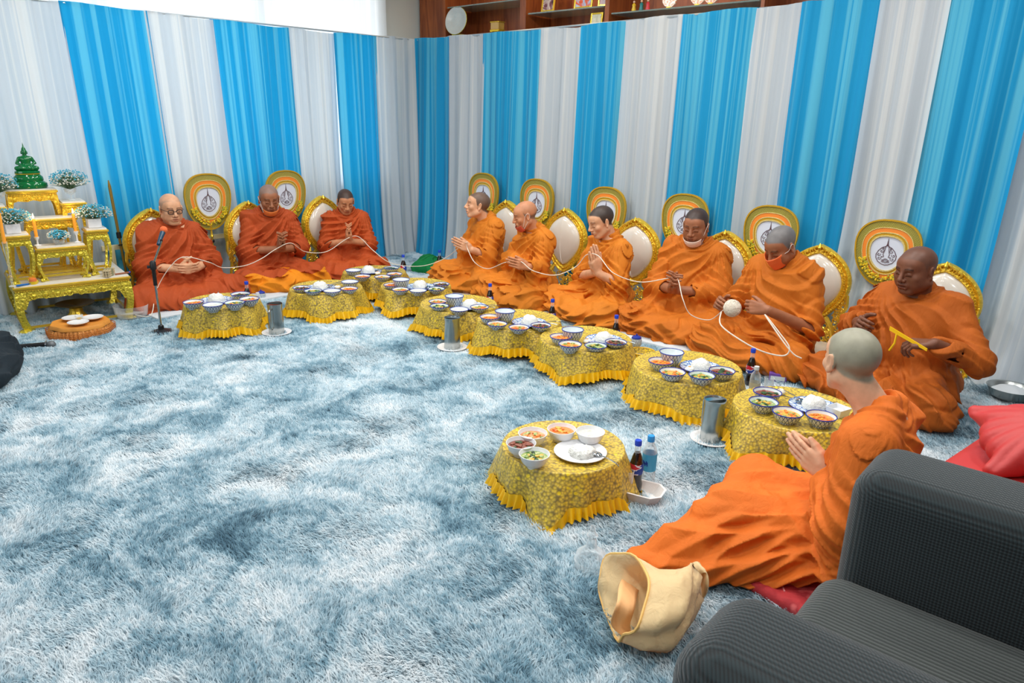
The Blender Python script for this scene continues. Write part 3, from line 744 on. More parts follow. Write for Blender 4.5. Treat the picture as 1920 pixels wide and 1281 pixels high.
def rice_set(px, py, where, ang=.6, R=.055, z0=TZ+.002, plate=True, sp=True):
    p = P(px, py, z0+.04)
    if plate:
        o = PL0 if not plu[0] else dup(PL0); plu[0] = True; o.location = (p.x, p.y, z0); tag(o, 'blue and white plate under the rice, '+where, 'plate', 'rice plates')
    rm = grain_mound('rice_mound', R, .052, ricem, int(px)); rm.location = (p.x, p.y, z0+.007); tag(rm, 'dome of white steamed rice, '+where, 'rice', kind=None)
    if sp:
        for o0, us, da, cat in ((SP0, spu, 0, 'spoon'), (FK0, fku, .35, 'fork')):
            o = o0 if not us[0] else dup(o0); us[0] = True; a = ang+da
            o.location = (p.x+.066*math.cos(a), p.y+.066*math.sin(a), z0+.016); o.rotation_euler = (0, 0, a-PI/2); tag(o, 'steel %s on the rice plate, %s' % (cat, where), cat, cat+'s on the rice plates')
def egg(px, py, where):
    o = EG0 if not egu[0] else dup(EG0); egu[0] = True; p = P(px, py, TZ+.02); o.location = (p.x, p.y, TZ+.002); tag(o, 'halved boiled egg, '+where, 'egg', 'boiled eggs')
TB = [  # centre pixel, phrase, dishes
 ((417,567),'on the table beside the microphone stand', [(362.5,566,'deep','orange curry'),(399,571,'deep','clear soup'),(439.7,567,'deep','green vegetables'),(467.4,560,'deep','mixed salad'),(450.6,551,'deep','browned meat')], (405,556), None, 2.6),
 ((612,541),'on the second table from the altar', [(565.4,539.3,'low','browned meat'),(587,545,'low','green vegetables'),(622.8,545,'low','clear soup'),(654.5,541,'low','orange curry'),(656,528,'deep','clear soup')], (600,533), (633,537), 1.2),
 ((702,511),'on the table nearest the room corner', [(663,506.5,'deep',None),(679.6,517.8,'low','orange curry'),(717,519,'low','yellow curry'),(739.6,513.6,'low','mixed salad'),(734,502.3,'low','dark greens')], (690,503), (708,511), .9),
 ((780,537),'on the corner table of the right row', [(752,524,'tall','clear soup'),(735,534,'low','orange curry'),(751,542.6,'low','yellow curry'),(784,544.7,'low','clear soup'),(818,541.6,'low','green vegetables'),(827,532.5,'low','browned meat')], (788,531), None, .2),
 ((860,571),'on the second table of the right row', [(852,555,'tall',None),(821,565,'low','mixed salad'),(824,573.5,'low','green vegetables'),(861,579.8,'low','clear soup'),(899,575.6,'low','yellow curry')], (882,567), None, .2),
 ((973,602),'on the third table of the right row', [(947,583,'tall',None),(919,594,'deep','orange curry'),(932,607,'low','yellow curry'),(973,613.7,'low','mixed salad'),(1014,609.7,'low','browned meat')], (992.6,597), None, .2),
 ((1098,637),'on the fourth table of the right row', [(1074,618,'tall',None),(1052,631,'deep','orange curry'),(1069,645,'deep','yellow curry'),(1117,648,'low','green vegetables'),(1155,641,'low','browned meat')], (1133,629), (1101,638), -.2),
 ((1288,690),'on the large table left of the rightmost jug', [(1259.6,660,'tall',None),(1239,677,'deep','orange curry'),(1261,697,'deep','yellow curry'),(1316,703.6,'deep','green vegetables'),(1354,694.6,'deep','browned meat')], (1315,680), (1293,690), -.2),
 ((1492,768),'on the table right of the rightmost jug', [(1439,735,'deep','browned meat'),(1432,753,'deep','green vegetables'),(1477,773,'deep','yellow curry'),(1540,779.5,'deep','orange curry')], (1527,751), (1464,733), 2.9)]
if 'dark greens' not in chunk: chunk['dark greens'] = ('dark greens',)
TAB0 = make_table(); posn = {5: ['leftmost','front left','front middle','front right','back'], 6: ['back','leftmost','front left','front middle','front right','rightmost'], 4: ['back left','left','front middle','front right']}
tcent = []
for i, (c, ph, ds, rc, eg, sa) in enumerate(TB):
    p = P(c[0], c[1], TZ); tcent.append(p)
    t = TAB0 if i == 0 else dup(TAB0); t.location = (p.x, p.y, 0); t.scale = (((.252,.272,.262,.272,.272,.275,.278,.29,.285)[i]-.012)/.262,)*2+(1,); tag(t, 'low round bamboo table '+ph.replace('on the table','standing').replace('on the','that is the'), 'table', 'low round bamboo tables')
    t['label'] = 'low round bamboo table under lace cloth, the '+ph.replace('on the table ', 'one ').replace('on the ', '')
    cl = cloth(40+i, (p.x, p.y, .0), 'yellow lace cloth with satin ruffle '+ph.replace('on ', 'over ', 1), square=.3, cor=.35+.5*i, drop0=(.15,.145,.13,.12,.14,.125,.13,.15,.14)[i], R=(.252,.272,.262,.272,.272,.275,.278,.29,.285)[i])
    for k, (bx, by, kind, fd) in enumerate(ds):
        ft = {'deep': 'deep', 'low': 'shallow', 'tall': 'tall'}[kind]
        bowl(bx, by, kind, fd, ('%s blue rimmed bowl of %s %s' % (ft, fd, ph)) if fd else ('empty %s blue rimmed bowl %s' % (ft, ph)), grp='blue and white bowls on the round tables')
    rice_set(rc[0], rc[1], ph, sa)
    if eg: egg(eg[0], eg[1], ph)
# foreground table with plain white crockery
p = P(1056, 838, TZ); FT = p
t = dup(TAB0); t.location = (p.x, p.y, 0); t.scale = (.9,.9,1); tag(t, 'low round bamboo table in the foreground, on its own on the carpet', 'table', 'low round bamboo tables')
cloth(77, (p.x, p.y, 0), 'yellow lace cloth with drooping corners over the foreground table', square=.7, cor=-1.18, drop0=.15, flare=.06, R=.252)
for bx, by, kind, fd, l in ((999,812,'plain','mixed salad','white bowl of leafy curry at back left of the foreground table'),(1053,804,'plain','orange curry','white bowl of orange soup at the back of the foreground table'),(1107,809,'plain','clear soup','white bowl of pale rice soup at back right of the foreground table'),
                            (977,830,'plain','browned meat','white bowl of browned meat and greens at left of the foreground table'),(1002,851,'plain','green vegetables','white bowl of green salad with tomato at front left of the foreground table')):
    bowl(bx, by, kind, fd, l, 'plain white bowls')
o = make_plate(MAT['plainwhite'], .105, MAT['plainwhite']); q = P(1088, 848, TZ+.012); o.location = (q.x, q.y, TZ+.002); tag(o, 'plain white oval plate of rice on the foreground table', 'plate')
rm = grain_mound('rice_mound', .055, .03, ricem, 99, jit=.12); rm.location = (q.x+.01, q.y+.0, TZ+.009); tag(rm, 'loose heap of white rice on the plain white plate', 'rice')
o = dup(SP0); o.location = (q.x+.07, q.y+.02, TZ+.018); o.rotation_euler = (0,0,-1.9); tag(o, 'steel spoon on the plain white plate of the foreground table', 'spoon', 'spoons on the rice plates')
# white square box on table 9
q = P(1572, 768, TZ+.03); e = empty('sauce_box', (q.x, q.y, TZ+.002), .5, 'small white square dish beside the orange curry on the table right of the rightmost jug', 'dish')
g = G(); g.lathe([(.0,.0),(.045,.0),(.058,.04),(.054,.04),(.042,.006),(0,.006)], 4); g.build('dish_body', MAT['plainwhite'], e, False)
G().ball((0,0,.02), (.028,.028,.012), 10).build('tissue', ricem, e)

# bottles ----------------------------------------------------------
cola = simple('cola', (24,12,10), .15, coat=.6)
def see_through(name, col, alpha, rough=.04):
    m = N(name); m.set(col=col, rough=rough, spec=.8)
    lw = m.n('ShaderNodeLayerWeight'); lw.inputs[0].default_value = .35
    m.set(alpha=m.math('MINIMUM', m.math('ADD', m.math('MULTIPLY', lw.outputs['Facing'], .75), alpha), 1.0)); return m.m
pet = see_through('clear_plastic', (.86,.93,.95), .10); clear = see_through('clear_glass', (.88,.93,.94), .08)
lab_m = N('cola_label'); co = lab_m.coord(); sp = lab_m.n('ShaderNodeSeparateXYZ'); lab_m.l(co, sp.inputs[0])
f = lab_m.noise(lab_m.mapping(co, (1,1,1.6)), 26, 1, 0)
lab_m.set(col=lab_m.ramp(f, [(.40, lin((30,60,160))), (.47, lin((30,60,160))), (.50, lin((225,230,240))), (.56, lin((200,40,60)))], 'CONSTANT'), rough=.35); lab_m = lab_m.m
def make_cola(label_on=True):
    e = empty('cola_bottle', (0,0,0))
    G().lathe([(0,0),(.024,0),(.028,.006),(.029,.04),(.024,.065),(.026,.085),(.029,.11),(.026,.135),(.018,.165),(.0125,.178),(0,.178)], 20).build('cola_fill', cola, e)
    G().lathe([(.0128,.178),(.0118,.2),(.0118,.213)], 16).build('bottle_neck', pet, e)
    G().lathe([(.0,.232),(.013,.232),(.0145,.228),(.0145,.21),(.012,.208)], 16).build('cap', MAT['bluecap'], e)
    G().lathe([(.0268,.086),(.0296,.11),(.0272,.132)], 20).build('wrapper', lab_m, e); return e
def make_water():
    e = empty('water_bottle', (0,0,0))
    G().lathe([(0,0),(.027,0),(.03,.006),(.03,.05),(.028,.06),(.03,.07),(.03,.15),(.025,.17),(.014,.19),(.0125,.205)], 20).build('bottle_body', pet, e)
    G().lathe([(.0305,.072),(.0308,.13),(.0305,.148)], 20).build('wrapper', simple('sky_blue_label', (70,170,215), .35), e)
    g = G()
    for k in range(5): g.box((-.010+k*.005-.0015,-.0325,.098+.006*(k % 2)),(-.010+k*.005+.0015,-.0305,.12-.004*(k % 3)))
    g.build('label_mark', rimb, e, False)
    G().lathe([(.0,.225),(.0135,.225),(.015,.221),(.015,.2),(.012,.198)], 16).build('cap', MAT['skyblue'], e); return e
CB = make_cola(); q = P(1190, 918, .03); CB.location = (q.x, q.y, .022); tag(CB, 'cola bottle with blue cap standing in the white foam tray', 'bottle', 'small cola bottles')
WB = make_water(); q = P(1214, 905, .03); WB.location = (q.x, q.y, .022); tag(WB, 'water bottle with sky blue cap standing in the white foam tray', 'bottle')
for (px, py, h), l in (((462,534,.21),'beside the foot of the person in glasses'),((756,483,.21),'left of the green cloth near the corner'),((824,474,.21),'behind the green cloth near the corner'),
                 ((919,538,.21),'beside the second table of the right row'),((1036,570,.2),'beside the third table of the right row'),((1156,598,.21),'behind the fourth table of the right row'),((1412,662,.21),'between the two rightmost row tables'),((1672,738,.22),'between the heavy-set person and the person seen from behind')):
    q = P(px, py, h); o = dup(CB); o.location = (q.x, q.y, .004 if l[0:2] != 'in' else .004); tag(o, 'small blue capped cola bottle '+l, 'bottle', 'small cola bottles')
# white-cap clear bottle, tumblers
e = empty('water_bottle', (0,0,0), 0, 'clear bottle with pale cap in front of the dark cola bottle', 'bottle'); q = P(1415, 722, .06); e.location = (q.x, q.y, .004)
G().lathe([(0,0),(.028,0),(.03,.006),(.03,.09),(.026,.12),(.012,.14),(.012,.15)], 18).build('bottle_body', pet, e); G().lathe([(0,.168),(.014,.168),(.014,.148)], 14).build('cap', glaze, e); G().lathe([(.0306,.03),(.0306,.075)], 18).build('wrapper', simple('beige_label', (196,190,160), .5), e)
def tumbler(px, py, z, label, R=.028, H=.09):
    e = empty('glass', (0,0,z), 0, label, 'glass'); q = P(px, py, z+H/2); e.location = (q.x, q.y, z); G().lathe([(0,.004),(R*.8,.004),(R,H),(R*.95,H),(R*.74,.008),(0,.008)], 20).build('tumbler', clear, e)
    G().lathe([(0,0),(R*.8,0),(R*.81,.006),(0,.006)], 20).build('glass_foot', clear, e); return e
tumbler(1441, 722, .004, 'short clear glass beside the pale capped bottle'); tumbler(1176, 905, .024, 'tall clear glass in the white foam tray', .026, .11)
# purple box
q = P(1432, 712, .03); e = empty('snack_box', (q.x+.05, q.y+.08, .004), .4, 'small purple and white carton behind the clear glass', 'carton')
G().box((-.05,-.02,0),(.05,.02,.06),None,.003).build('carton', simple('purple_print', (120,80,170), .4), e, False); G().box((-.04,-.0215,.02),(.04,-.0195,.045)).build('printed_panel', glaze, e, False)
# lidded jar, basket
def jar(px, py, z, label):
    q = P(px, py, z+.03); e = empty('lidded_jar', (q.x, q.y, z), 0, label, 'jar')
    G().lathe([(0,0),(.025,0),(.036,.02),(.036,.045),(.03,.06),(0,.06)], 24).build('jar_body', por, e); G().lathe([(.033,.06),(.03,.068),(.012,.078),(.0,.078)], 24).build('lid', rimb, e); G().ball((0,0,.084), .006, 8).build('knob', rimb, e)
jar(490, 556, .004, 'blue and white lidded jar behind the first steel jug'); jar(1193, 642, .05, 'blue and white lidded jar in the small yellow basket')
q = P(1203, 668, .02); e = empty('small_basket', (q.x, q.y, .004), 0, 'small yellow woven basket behind the fourth table of the right row', 'basket'); G().lathe([(0,.0),(.07,0),(.085,.05),(.08,.05),(.066,.006),(0,.006)], 28).build('basket_body', lace, e); G().tube([(.083*math.cos(a),.083*math.sin(a),.05) for a in [2*PI*k/28 for k in range(28)]], .004, 6, closed=True).build('rim', ruf, e)
q = P(483, 553, .08); e = empty('sauce_bottle', (q.x, q.y, .004), 0, 'small white capped bottle behind the lidded jar', 'bottle'); G().lathe([(0,0),(.02,0),(.02,.06),(.012,.075),(0,.075)], 16).build('bottle_body', pet, e); G().lathe([(0,.095),(.014,.095),(.014,.072)], 14).build('cap', MAT['plainwhite'], e)
# steel jugs on white plates
def make_jug():
    e = empty('steel_jug', (0,0,0)); H = .212
    fr_ = lambda a, j: 1+(.28*max(0, math.cos(a))**14 if j in (5,6) else .12*max(0, math.cos(a))**14 if j == 4 else 0)
    G().lathe([(0,0),(.05,0),(.053,.004),(.052,.1),(.049,.185),(.052,.207),(.053,H),(.050,H),(.047,.185),(.049,.1),(.049,.01),(0,.01)], 36, None, fr_).build('jug_body', MAT['steel'], e)
    G().add([(.049*math.cos(a), .049*math.sin(a), H-.006) for a in [PI/2+PI*k/16 for k in range(17)]]+[(.0,-.049,H-.006),(0,.049,H-.006)], [tuple(range(17))]).build('lid_guard', MAT['chrome'], e, False)
    G().tube(catmull([(-.051,0,.18),(-.075,0,.186),(-.095,0,.17),(-.095,0,.11),(-.092,0,.055),(-.07,0,.045),(-.052,0,.05)], 6), [.006]*37, 8).build('handle', MAT['steel'], e)
    G().lathe([(0,.012),(.048,.012),(.048,.15),(0,.15)], 24).build('water', clear, e); return e
JG = make_jug(); SAU = make_plate(MAT['plainwhite'], .09, MAT['plainwhite']); k = 0
for px, py, rz, l in ((519,624,2.2,'in front of the first two tables from the altar'),(848,652,-.9,'in front of the second table of the right row'),(1333,824,-.55,'between the two rightmost row tables')):
    q = P(px, py, .016); o = JG if k == 0 else dup(JG); o.location = (q.x, q.y, .014); o.rotation_euler = (0,0,rz); tag(o, 'steel water jug '+l, 'jug', 'steel water jugs')
    s = SAU if k == 0 else dup(SAU); s.location = (q.x, q.y, .008); s.rotation_euler = (0,0,0); s.scale = (1.1,1.1,1); tag(s, 'white plate under the steel jug '+l, 'plate', 'white plates under the jugs'); k += 1
# foam tray
q = P(1199, 930, .02); e = empty('foam_tray', (q.x, q.y, .004), .26, 'white octagonal foam tray on the carpet beside the foreground table', 'tray')
foam = simple('white_foam', (232,226,222), .8, 0, .03, 40, .3, 120)
def octa(a, b, c, z): return [(a,b-c,z),(a-c,b,z),(-a+c,b,z),(-a,b-c,z),(-a,-b+c,z),(-a+c,-b,z),(a-c,-b,z),(a,-b+c,z)]
V = octa(.075,.052,.03,0)+octa(.10,.072,.035,.055)+octa(.092,.064,.033,.055)+octa(.07,.047,.028,.012)
g = G(); g.add(V, [tuple(range(8))[::-1], tuple(range(24,32))]+[(j*8+i, j*8+(i+1) % 8, (j+1)*8+(i+1) % 8, (j+1)*8+i) for j in range(3) for i in range(8)]); g.build('tray_body', foam, e, False)
g = G(); [g.box((sx*.06-.012,-.04,-.004),(sx*.06+.012,.04,.001)) for sx in (-1,1)]; g.build('tray_foot', foam, e, False)
# clear pouring vessel
q = P(1107, 1062, .01); e = empty('pouring_vessel', (q.x, q.y, .004), 0, 'clear glass pouring vessel with spout standing on the open carpet', 'glass vessel')
G().lathe([(0,0),(.05,0),(.055,.01),(.05,.03),(.055,.035),(.05,.06),(.02,.085),(.014,.12),(.02,.13),(.012,.14),(.006,.165),(0,.17)], 28).build('vessel_body', pet, e); G().lathe([(.055,.031),(.058,.034),(.055,.037)], 28).build('glass_ring', pet, e)
# glass basin beside the altar
q = P(248, 592, .02); e = empty('glass_basin', (q.x, q.y, .004), 0, 'clear glass basin of water right of the altar foot', 'basin')
G().lathe([(0,0),(.09,0),(.11,.02),(.12,.1),(.117,.1),(.107,.022),(0,.008)], 32).build('basin_body', clear, e); G().lathe([(0,.05),(.108,.05),(.106,.03),(.088,.01),(0,.01)], 32).build('water', clear, e)
# orange beaded tray with white dishes
q = P(152, 618, .03); e = empty('offering_tray', (q.x, q.y, .004), .3, 'low round offering tray with orange beaded skirt below the altar', 'tray')
orc = simple('orange_velvet', (226,150,60), .6, 0, .2, 25)
G().lathe([(0,.075),(.16,.08),(.172,.085),(.178,.075),(.18,.06)], 40, None, lambda a, j: 1+.03*math.sin(9*a)).build('skirt_top', orc, e)
V = []; F = []; n = 200
for j in range(5):
    for i in range(n):
        a = 2*PI*i/n; rr = .181+.005*j+.006*math.sin(a*46)*(j > 0)+.008*math.sin(7*a); V.append((rr*math.cos(a), rr*math.sin(a), .06-j*.0135))
for j in range(4):
    for i in range(n): F.append((j*n+i, j*n+(i+1) % n, (j+1)*n+(i+1) % n, (j+1)*n+i))
G().add(V, F).build('beaded_skirt', simple('orange_gold_beads', (214,140,66), .4, .2, .4, 120, 1, 150), e)
g = G(); r = random.Random(1)
for i in range(150):
    a = 2*PI*i/150
    for j in range(4): g.ball((.206*math.cos(a)*(1+.03*math.sin(7*a)), .206*math.sin(a)*(1+.03*math.sin(7*a)), .008+j*.013), .0036, 4)
tag(g.build('bead_fringe', simple('amber_beads', (190,110,50), .3, .3), e), kind='stuff')
g = G(); g.lathe([(0,.0),(.14,.0),(.15,.07),(0,.07)], 30); g.build('tray_base', bamboo, e)
for dx, dy, l in ((-.075,-.02,'left white saucer on the orange beaded tray'),(.07,-.03,'right white saucer on the orange beaded tray'),(.0,.085,'back white saucer on the orange beaded tray')):
    o = dup(SAU); o.name = 'saucer'; o.scale = (.72,.72,1); o.location = (q.x+dx, q.y+dy, .09); tag(o, l, 'saucer', 'saucers on the beaded tray')
tumbler(0, 0, .09, 'small clear glass of yellow oil in the beaded tray'); tb = COL.objects[-1]
for o in list(bpy.data.objects):
    if o.get('label') == 'small clear glass of yellow oil in the beaded tray': o.location = (q.x-.0, q.y-.0, .089); o.scale = (.9,.9,.5); G().lathe([(0,.01),(.018,.01),(.02,.05),(0,.05)], 14).build('oil', simple('yellow_oil', (226,180,30), .2), o)
# ================================================================ PEOPLE: smooth implicit bodies, meshed with surface nets
def surfnet(D, org, h):
    S = D < 0
    nx, ny, nz = D.shape
    c = np.zeros((nx-1, ny-1, nz-1), np.uint8)
    for dx in (0,1):
        for dy in (0,1):
            for dz in (0,1): c += S[dx:nx-1+dx, dy:ny-1+dy, dz:nz-1+dz]
    act = (c > 0) & (c < 8); I, J, K = np.nonzero(act); n = len(I)
    if n == 0: return np.zeros((0,3)), np.zeros((0,4), int)
    idx = np.full(act.shape, -1, np.int32); idx[I, J, K] = np.arange(n)
    acc = np.zeros((n, 3), np.float32); cnt = np.zeros(n, np.float32)
    corners = [(a, b, d) for a in (0,1) for b in (0,1) for d in (0,1)]
    vals = {q: D[I+q[0], J+q[1], K+q[2]] for q in corners}
    for q in corners:
        for ax in range(3):
            if q[ax] == 0:
                q2 = list(q); q2[ax] = 1; a, b = vals[q], vals[tuple(q2)]
                m = (a < 0) != (b < 0); t = a[m]/(a[m]-b[m])
                p = np.tile(np.array(q, np.float32), (m.sum(), 1)); p[:, ax] = t
                acc[m] += p; cnt[m] += 1
    V = (acc/cnt[:, None]+np.stack([I, J, K], 1))*h+np.array(org)
    Fs = []
    for ax in range(3):
        sl0 = [slice(1, -1)]*3; sl1 = [slice(1, -1)]*3; sl0[ax] = slice(0, -1); sl1[ax] = slice(1, None)
        a, b = S[tuple(sl0)], S[tuple(sl1)]; ch = a != b; i, j, k = np.nonzero(ch); flip = b[i, j, k]
        off = [1, 1, 1]; off[ax] = 0; i = i+off[0]; j = j+off[1]; k = k+off[2]
        u, v = [(1,2),(2,0),(0,1)][ax]
        def at(du, dv):
            q = [i.copy(), j.copy(), k.copy()]; q[u] -= du; q[v] -= dv; return idx[q[0], q[1], q[2]]
        f = np.stack([at(1,1), at(0,1), at(0,0), at(1,0)], 1); f[flip] = f[flip][:, ::-1]; Fs.append(f)
    F = np.concatenate(Fs); F = F[(F >= 0).all(1)]
    return V, F
def v3(*a): return np.array(a, np.float64)
class SDF:
    """list of primitives; each is only evaluated near itself"""
    def __init__(s): s.p = []
    def cap(s, a, b, ra, rb=None, k=.012, sub=False, sq=None):
        s.p.append(('c', v3(*a), v3(*b), ra, ra if rb is None else rb, k, sub)); return s
    def ell(s, c, r, R=None, k=.012, sub=False):
        s.p.append(('e', v3(*c), v3(*r), np.eye(3) if R is None else R, None, k, sub)); return s
    def chain(s, pts, rs, k=.012, sub=False):
        for i in range(len(pts)-1): s.cap(pts[i], pts[i+1], rs[i], rs[i+1], k, sub)
        return s
    def xf(s, R, t, sc=1.0, start=0):
        for i in range(start, len(s.p)):
            q = s.p[i]
            if q[0] == 'c': s.p[i] = ('c', R@(q[1]*sc)+t, R@(q[2]*sc)+t, q[3]*sc, q[4]*sc, q[5]*sc, q[6])
            else: s.p[i] = ('e', R@(q[1]*sc)+t, q[2]*sc, R@q[3], None, q[5]*sc, q[6])
        return s
    def grid(s, lo, hi, h):
        lo = np.array(lo); n = np.maximum(3, np.ceil((np.array(hi)-lo)/h).astype(int)+1)
        ax = [(lo[i]+h*np.arange(n[i])).astype(np.float32) for i in range(3)]
        D = np.full(n, .06, np.float32)
        for q in s.p:
            k = q[5]; M = k+max(.02, 2.5*h)
            if q[0] == 'c':
                r = max(q[3], q[4]); a0 = np.minimum(q[1], q[2])-r-M; a1 = np.maximum(q[1], q[2])+r+M
            else:
                r = np.abs(q[3])@q[2]; a0 = q[1]-r-M; a1 = q[1]+r+M
            i0 = np.clip(np.floor((a0-lo)/h).astype(int), 0, n); i1 = np.clip(np.ceil((a1-lo)/h).astype(int)+1, 0, n)
            if (i1 <= i0).any(): continue
            sl = tuple(slice(i0[i], i1[i]) for i in range(3))
            X = ax[0][sl[0]][:, None, None]; Y = ax[1][sl[1]][None, :, None]; Z = ax[2][sl[2]][None, None, :]
            if q[0] == 'c':
                a, b = q[1].astype(np.float32), q[2].astype(np.float32); d = b-a; L = max(float(d@d), 1e-9)
                px, py, pz = X-a[0], Y-a[1], Z-a[2]
                t = np.clip((px*d[0]+py*d[1]+pz*d[2])/L, 0, 1)
                e = np.sqrt((px-t*d[0])**2+(py-t*d[1])**2+(pz-t*d[2])**2)-(q[3]+(q[4]-q[3])*t)
            else:
                c = q[1]; R = q[3].T.astype(np.float32); px, py, pz = X-c[0], Y-c[1], Z-c[2]
                u = [R[i,0]*px+R[i,1]*py+R[i,2]*pz for i in range(3)]; rr = q[2]
                k0 = np.sqrt((u[0]/rr[0])**2+(u[1]/rr[1])**2+(u[2]/rr[2])**2); k1 = np.sqrt((u[0]/rr[0]**2)**2+(u[1]/rr[1]**2)**2+(u[2]/rr[2]**2)**2)+1e-9
                e = (k0*(k0-1)/k1).astype(np.float32)
            B = D[sl]
            if q[6]:
                hh = np.clip(.5-.5*(B+e)/k, 0, 1); D[sl] = B*(1-hh)-e*hh+k*hh*(1-hh)
            else:
                hh = np.clip(.5+.5*(e-B)/k, 0, 1); D[sl] = e*(1-hh)+B*hh-k*hh*(1-hh)
        return D, ax, lo
def Rz(a): c, s = math.cos(a), math.sin(a); return np.array([[c,-s,0],[s,c,0],[0,0,1]])
def Rx(a): c, s = math.cos(a), math.sin(a); return np.array([[1,0,0],[0,c,-s],[0,s,c]])
def Ry(a): c, s = math.cos(a), math.sin(a); return np.array([[c,0,s],[0,1,0],[-s,0,c]])
def unit(v): return v/np.linalg.norm(v)

def head_prims(S, fat=0., mouth=0., wide=1.0, old=0.):
    st = len(S.p); f = fat
    S.ell((0,-.014,.034), (.076*wide,.096,.082), k=.02)
    S.ell((0,.022,-.030), (.061*wide+.012*f,.069,.080), k=.03)
    S.ell((0,.050,.040), (.056*wide,.040,.044), k=.02)
    for s in (-1,1):
        S.cap((s*(.054+.01*f),-.004,-.055), (s*.022,.056,-.094), .020+.006*f, .018, k=.02)
        S.ell((s*.040,.062,-.022), (.022+.006*f,.018,.020), k=.02)
        if f: S.ell((s*.043,.05,-.055), (.024,.024,.026), k=.02)
    S.ell((0,.066,-.094), (.022+.008*f,.018,.017), k=.02)
    S.cap((-.034,.081,.022), (.034,.081,.022), .0095, k=.014)
    for s in (-1,1): S.ell((s*.031,.096,.004), (.0185,.012,.0125), k=.010, sub=True)
    for s in (-1,1):
        S.ell((s*.031,.0785,.002), (.0150,.0125,.0115), k=.004)
        S.cap((s*.019,.0885,-.0035), (s*.043,.083,-.0035), .0030, .0026, k=.004)      # upper lid edge
        S.cap((s*.020,.0845,-.012), (s*.041,.080,-.011), .0030, .0026, k=.006)
    S.cap((0,.086,.016), (0,.106,-.024), .0085, .0125, k=.010)
    S.ell((0,.108,-.028), (.0125,.011,.0105), k=.006)
    for s in (-1,1):
        S.ell((s*.0145,.097,-.031), (.0095,.010,.0085), k=.005)
        S.ell((s*.0075,.102,-.0385), (.0040,.005,.0035), k=.003, sub=True)
        S.cap((s*.022,.088,-.036), (s*.032,.074,-.062), .004, .004, k=.012, sub=True) if old else None
    S.ell((0,.082,-.058), (.030,.016,.020), k=.014)
    S.cap((-.022,.088,-.0555-.001), (0,.0965,-.053), .0045, .0065, k=.006); S.cap((.022,.088,-.0555-.001), (0,.0965,-.053), .0045, .0065, k=.006)
    S.cap((-.017,.089,-.068-mouth), (.017,.089,-.068-mouth), .0070, k=.006)
    S.cap((-.019,.098,-.061-mouth*.5), (.019,.098,-.061-mouth*.5), .0022+mouth*.55, k=.003, sub=True)
    S.cap((-.012,.092,-.080), (.012,.092,-.080), .004, k=.010, sub=True)
    for s in (-1,1):
        R = Rz(-s*.35)@Ry(s*.12)
        S.ell((s*.079*wide,-.008,-.002), (.0075,.018,.031), R, k=.006)
        S.ell((s*.081*wide,-.002,-.029), (.0075,.009,.010), R, k=.006)
        S.ell((s*.0865*wide,-.004,.004), (.0045,.0105,.020), R, k=.004, sub=True)
    return st
def hand_prims(S, wrist, d, n, side, curl=(0,0,0,0), thumb=.5, tcurl=.3, sc=1.0, spread=.0, tout=.35):
    """d finger direction, n palm normal; side +1 right hand, -1 left. Returns bounds"""
    d = unit(np.array(d, float)); n = np.array(n, float); n = unit(n-d*(n@d)); t = np.cross(d, n)*side
    W = np.array(wrist, float); st = len(S.p)
    def Q(a, b, c=0.): return W+(d*a+t*b+n*c)*sc
    offs = [.030,.010,-.011,-.030]; lens = [(.043,.026,.022),(.047,.030,.023),(.044,.028,.022),(.034,.021,.020)]; rad = [.0092,.0095,.0090,.0080]
    mets = [.088,.090,.085,.077]
    for i in range(4):
        S.cap(Q(.0,offs[i]*.45), Q(mets[i],offs[i]), .0145*sc, .0115*sc, k=.012)
        S.cap(Q(.02,offs[i]*.6,.004), Q(mets[i]-.012,offs[i],.002), .013*sc, .010*sc, k=.012)
    S.ell(Q(.035,.022,.010), (.020*sc,.018*sc,.014*sc), k=.012); S.ell(Q(.035,-.02,.009), (.018*sc,.014*sc,.012*sc), k=.012)
    for i in range(4):
        p = Q(mets[i], offs[i]); c = curl[i]; ang = 0.; sp = (offs[i]/.03)*spread
        for j in range(3):
            ang += c*(.85, 1.1, .7)[j]+.04
            dd = unit(d*math.cos(ang)+n*math.sin(ang)+t*math.sin(sp)*math.cos(ang)); q = p+dd*lens[i][j]*sc
            S.cap(p, q, rad[i]*sc*(1-.06*j), rad[i]*sc*(.97-.10*j), k=.003); p = q
    p0 = Q(.022,.026,.006); a1 = unit(d*math.cos(.75*thumb+.15)+t*math.sin(.75*thumb+.15)+n*tout); p1 = p0+a1*.040*sc
    a2 = unit(a1+d*.35+n*tcurl*.6); p2 = p1+a2*.033*sc; a3 = unit(a2+d*.2+n*tcurl*.7-t*.15*tcurl); p3 = p2+a3*.027*sc
    S.cap(p0, p1, .0155*sc, .0125*sc, k=.010); S.cap(p1, p2, .0118*sc, .0105*sc, k=.004); S.cap(p2, p3, .0105*sc, .0085*sc, k=.003)
    return bounds(S, st)
def bounds(S, st, pad=.012):
    lo = np.full(3, 9.); hi = np.full(3, -9.)
    for q in S.p[st:]:
        if q[0] == 'c': r = max(q[3], q[4]); lo = np.minimum(lo, np.minimum(q[1], q[2])-r); hi = np.maximum(hi, np.maximum(q[1], q[2])+r)
        else: r = np.abs(q[3])@q[2]; lo = np.minimum(lo, q[1]-r); hi = np.maximum(hi, q[1]+r)
    return lo-pad, hi+pad

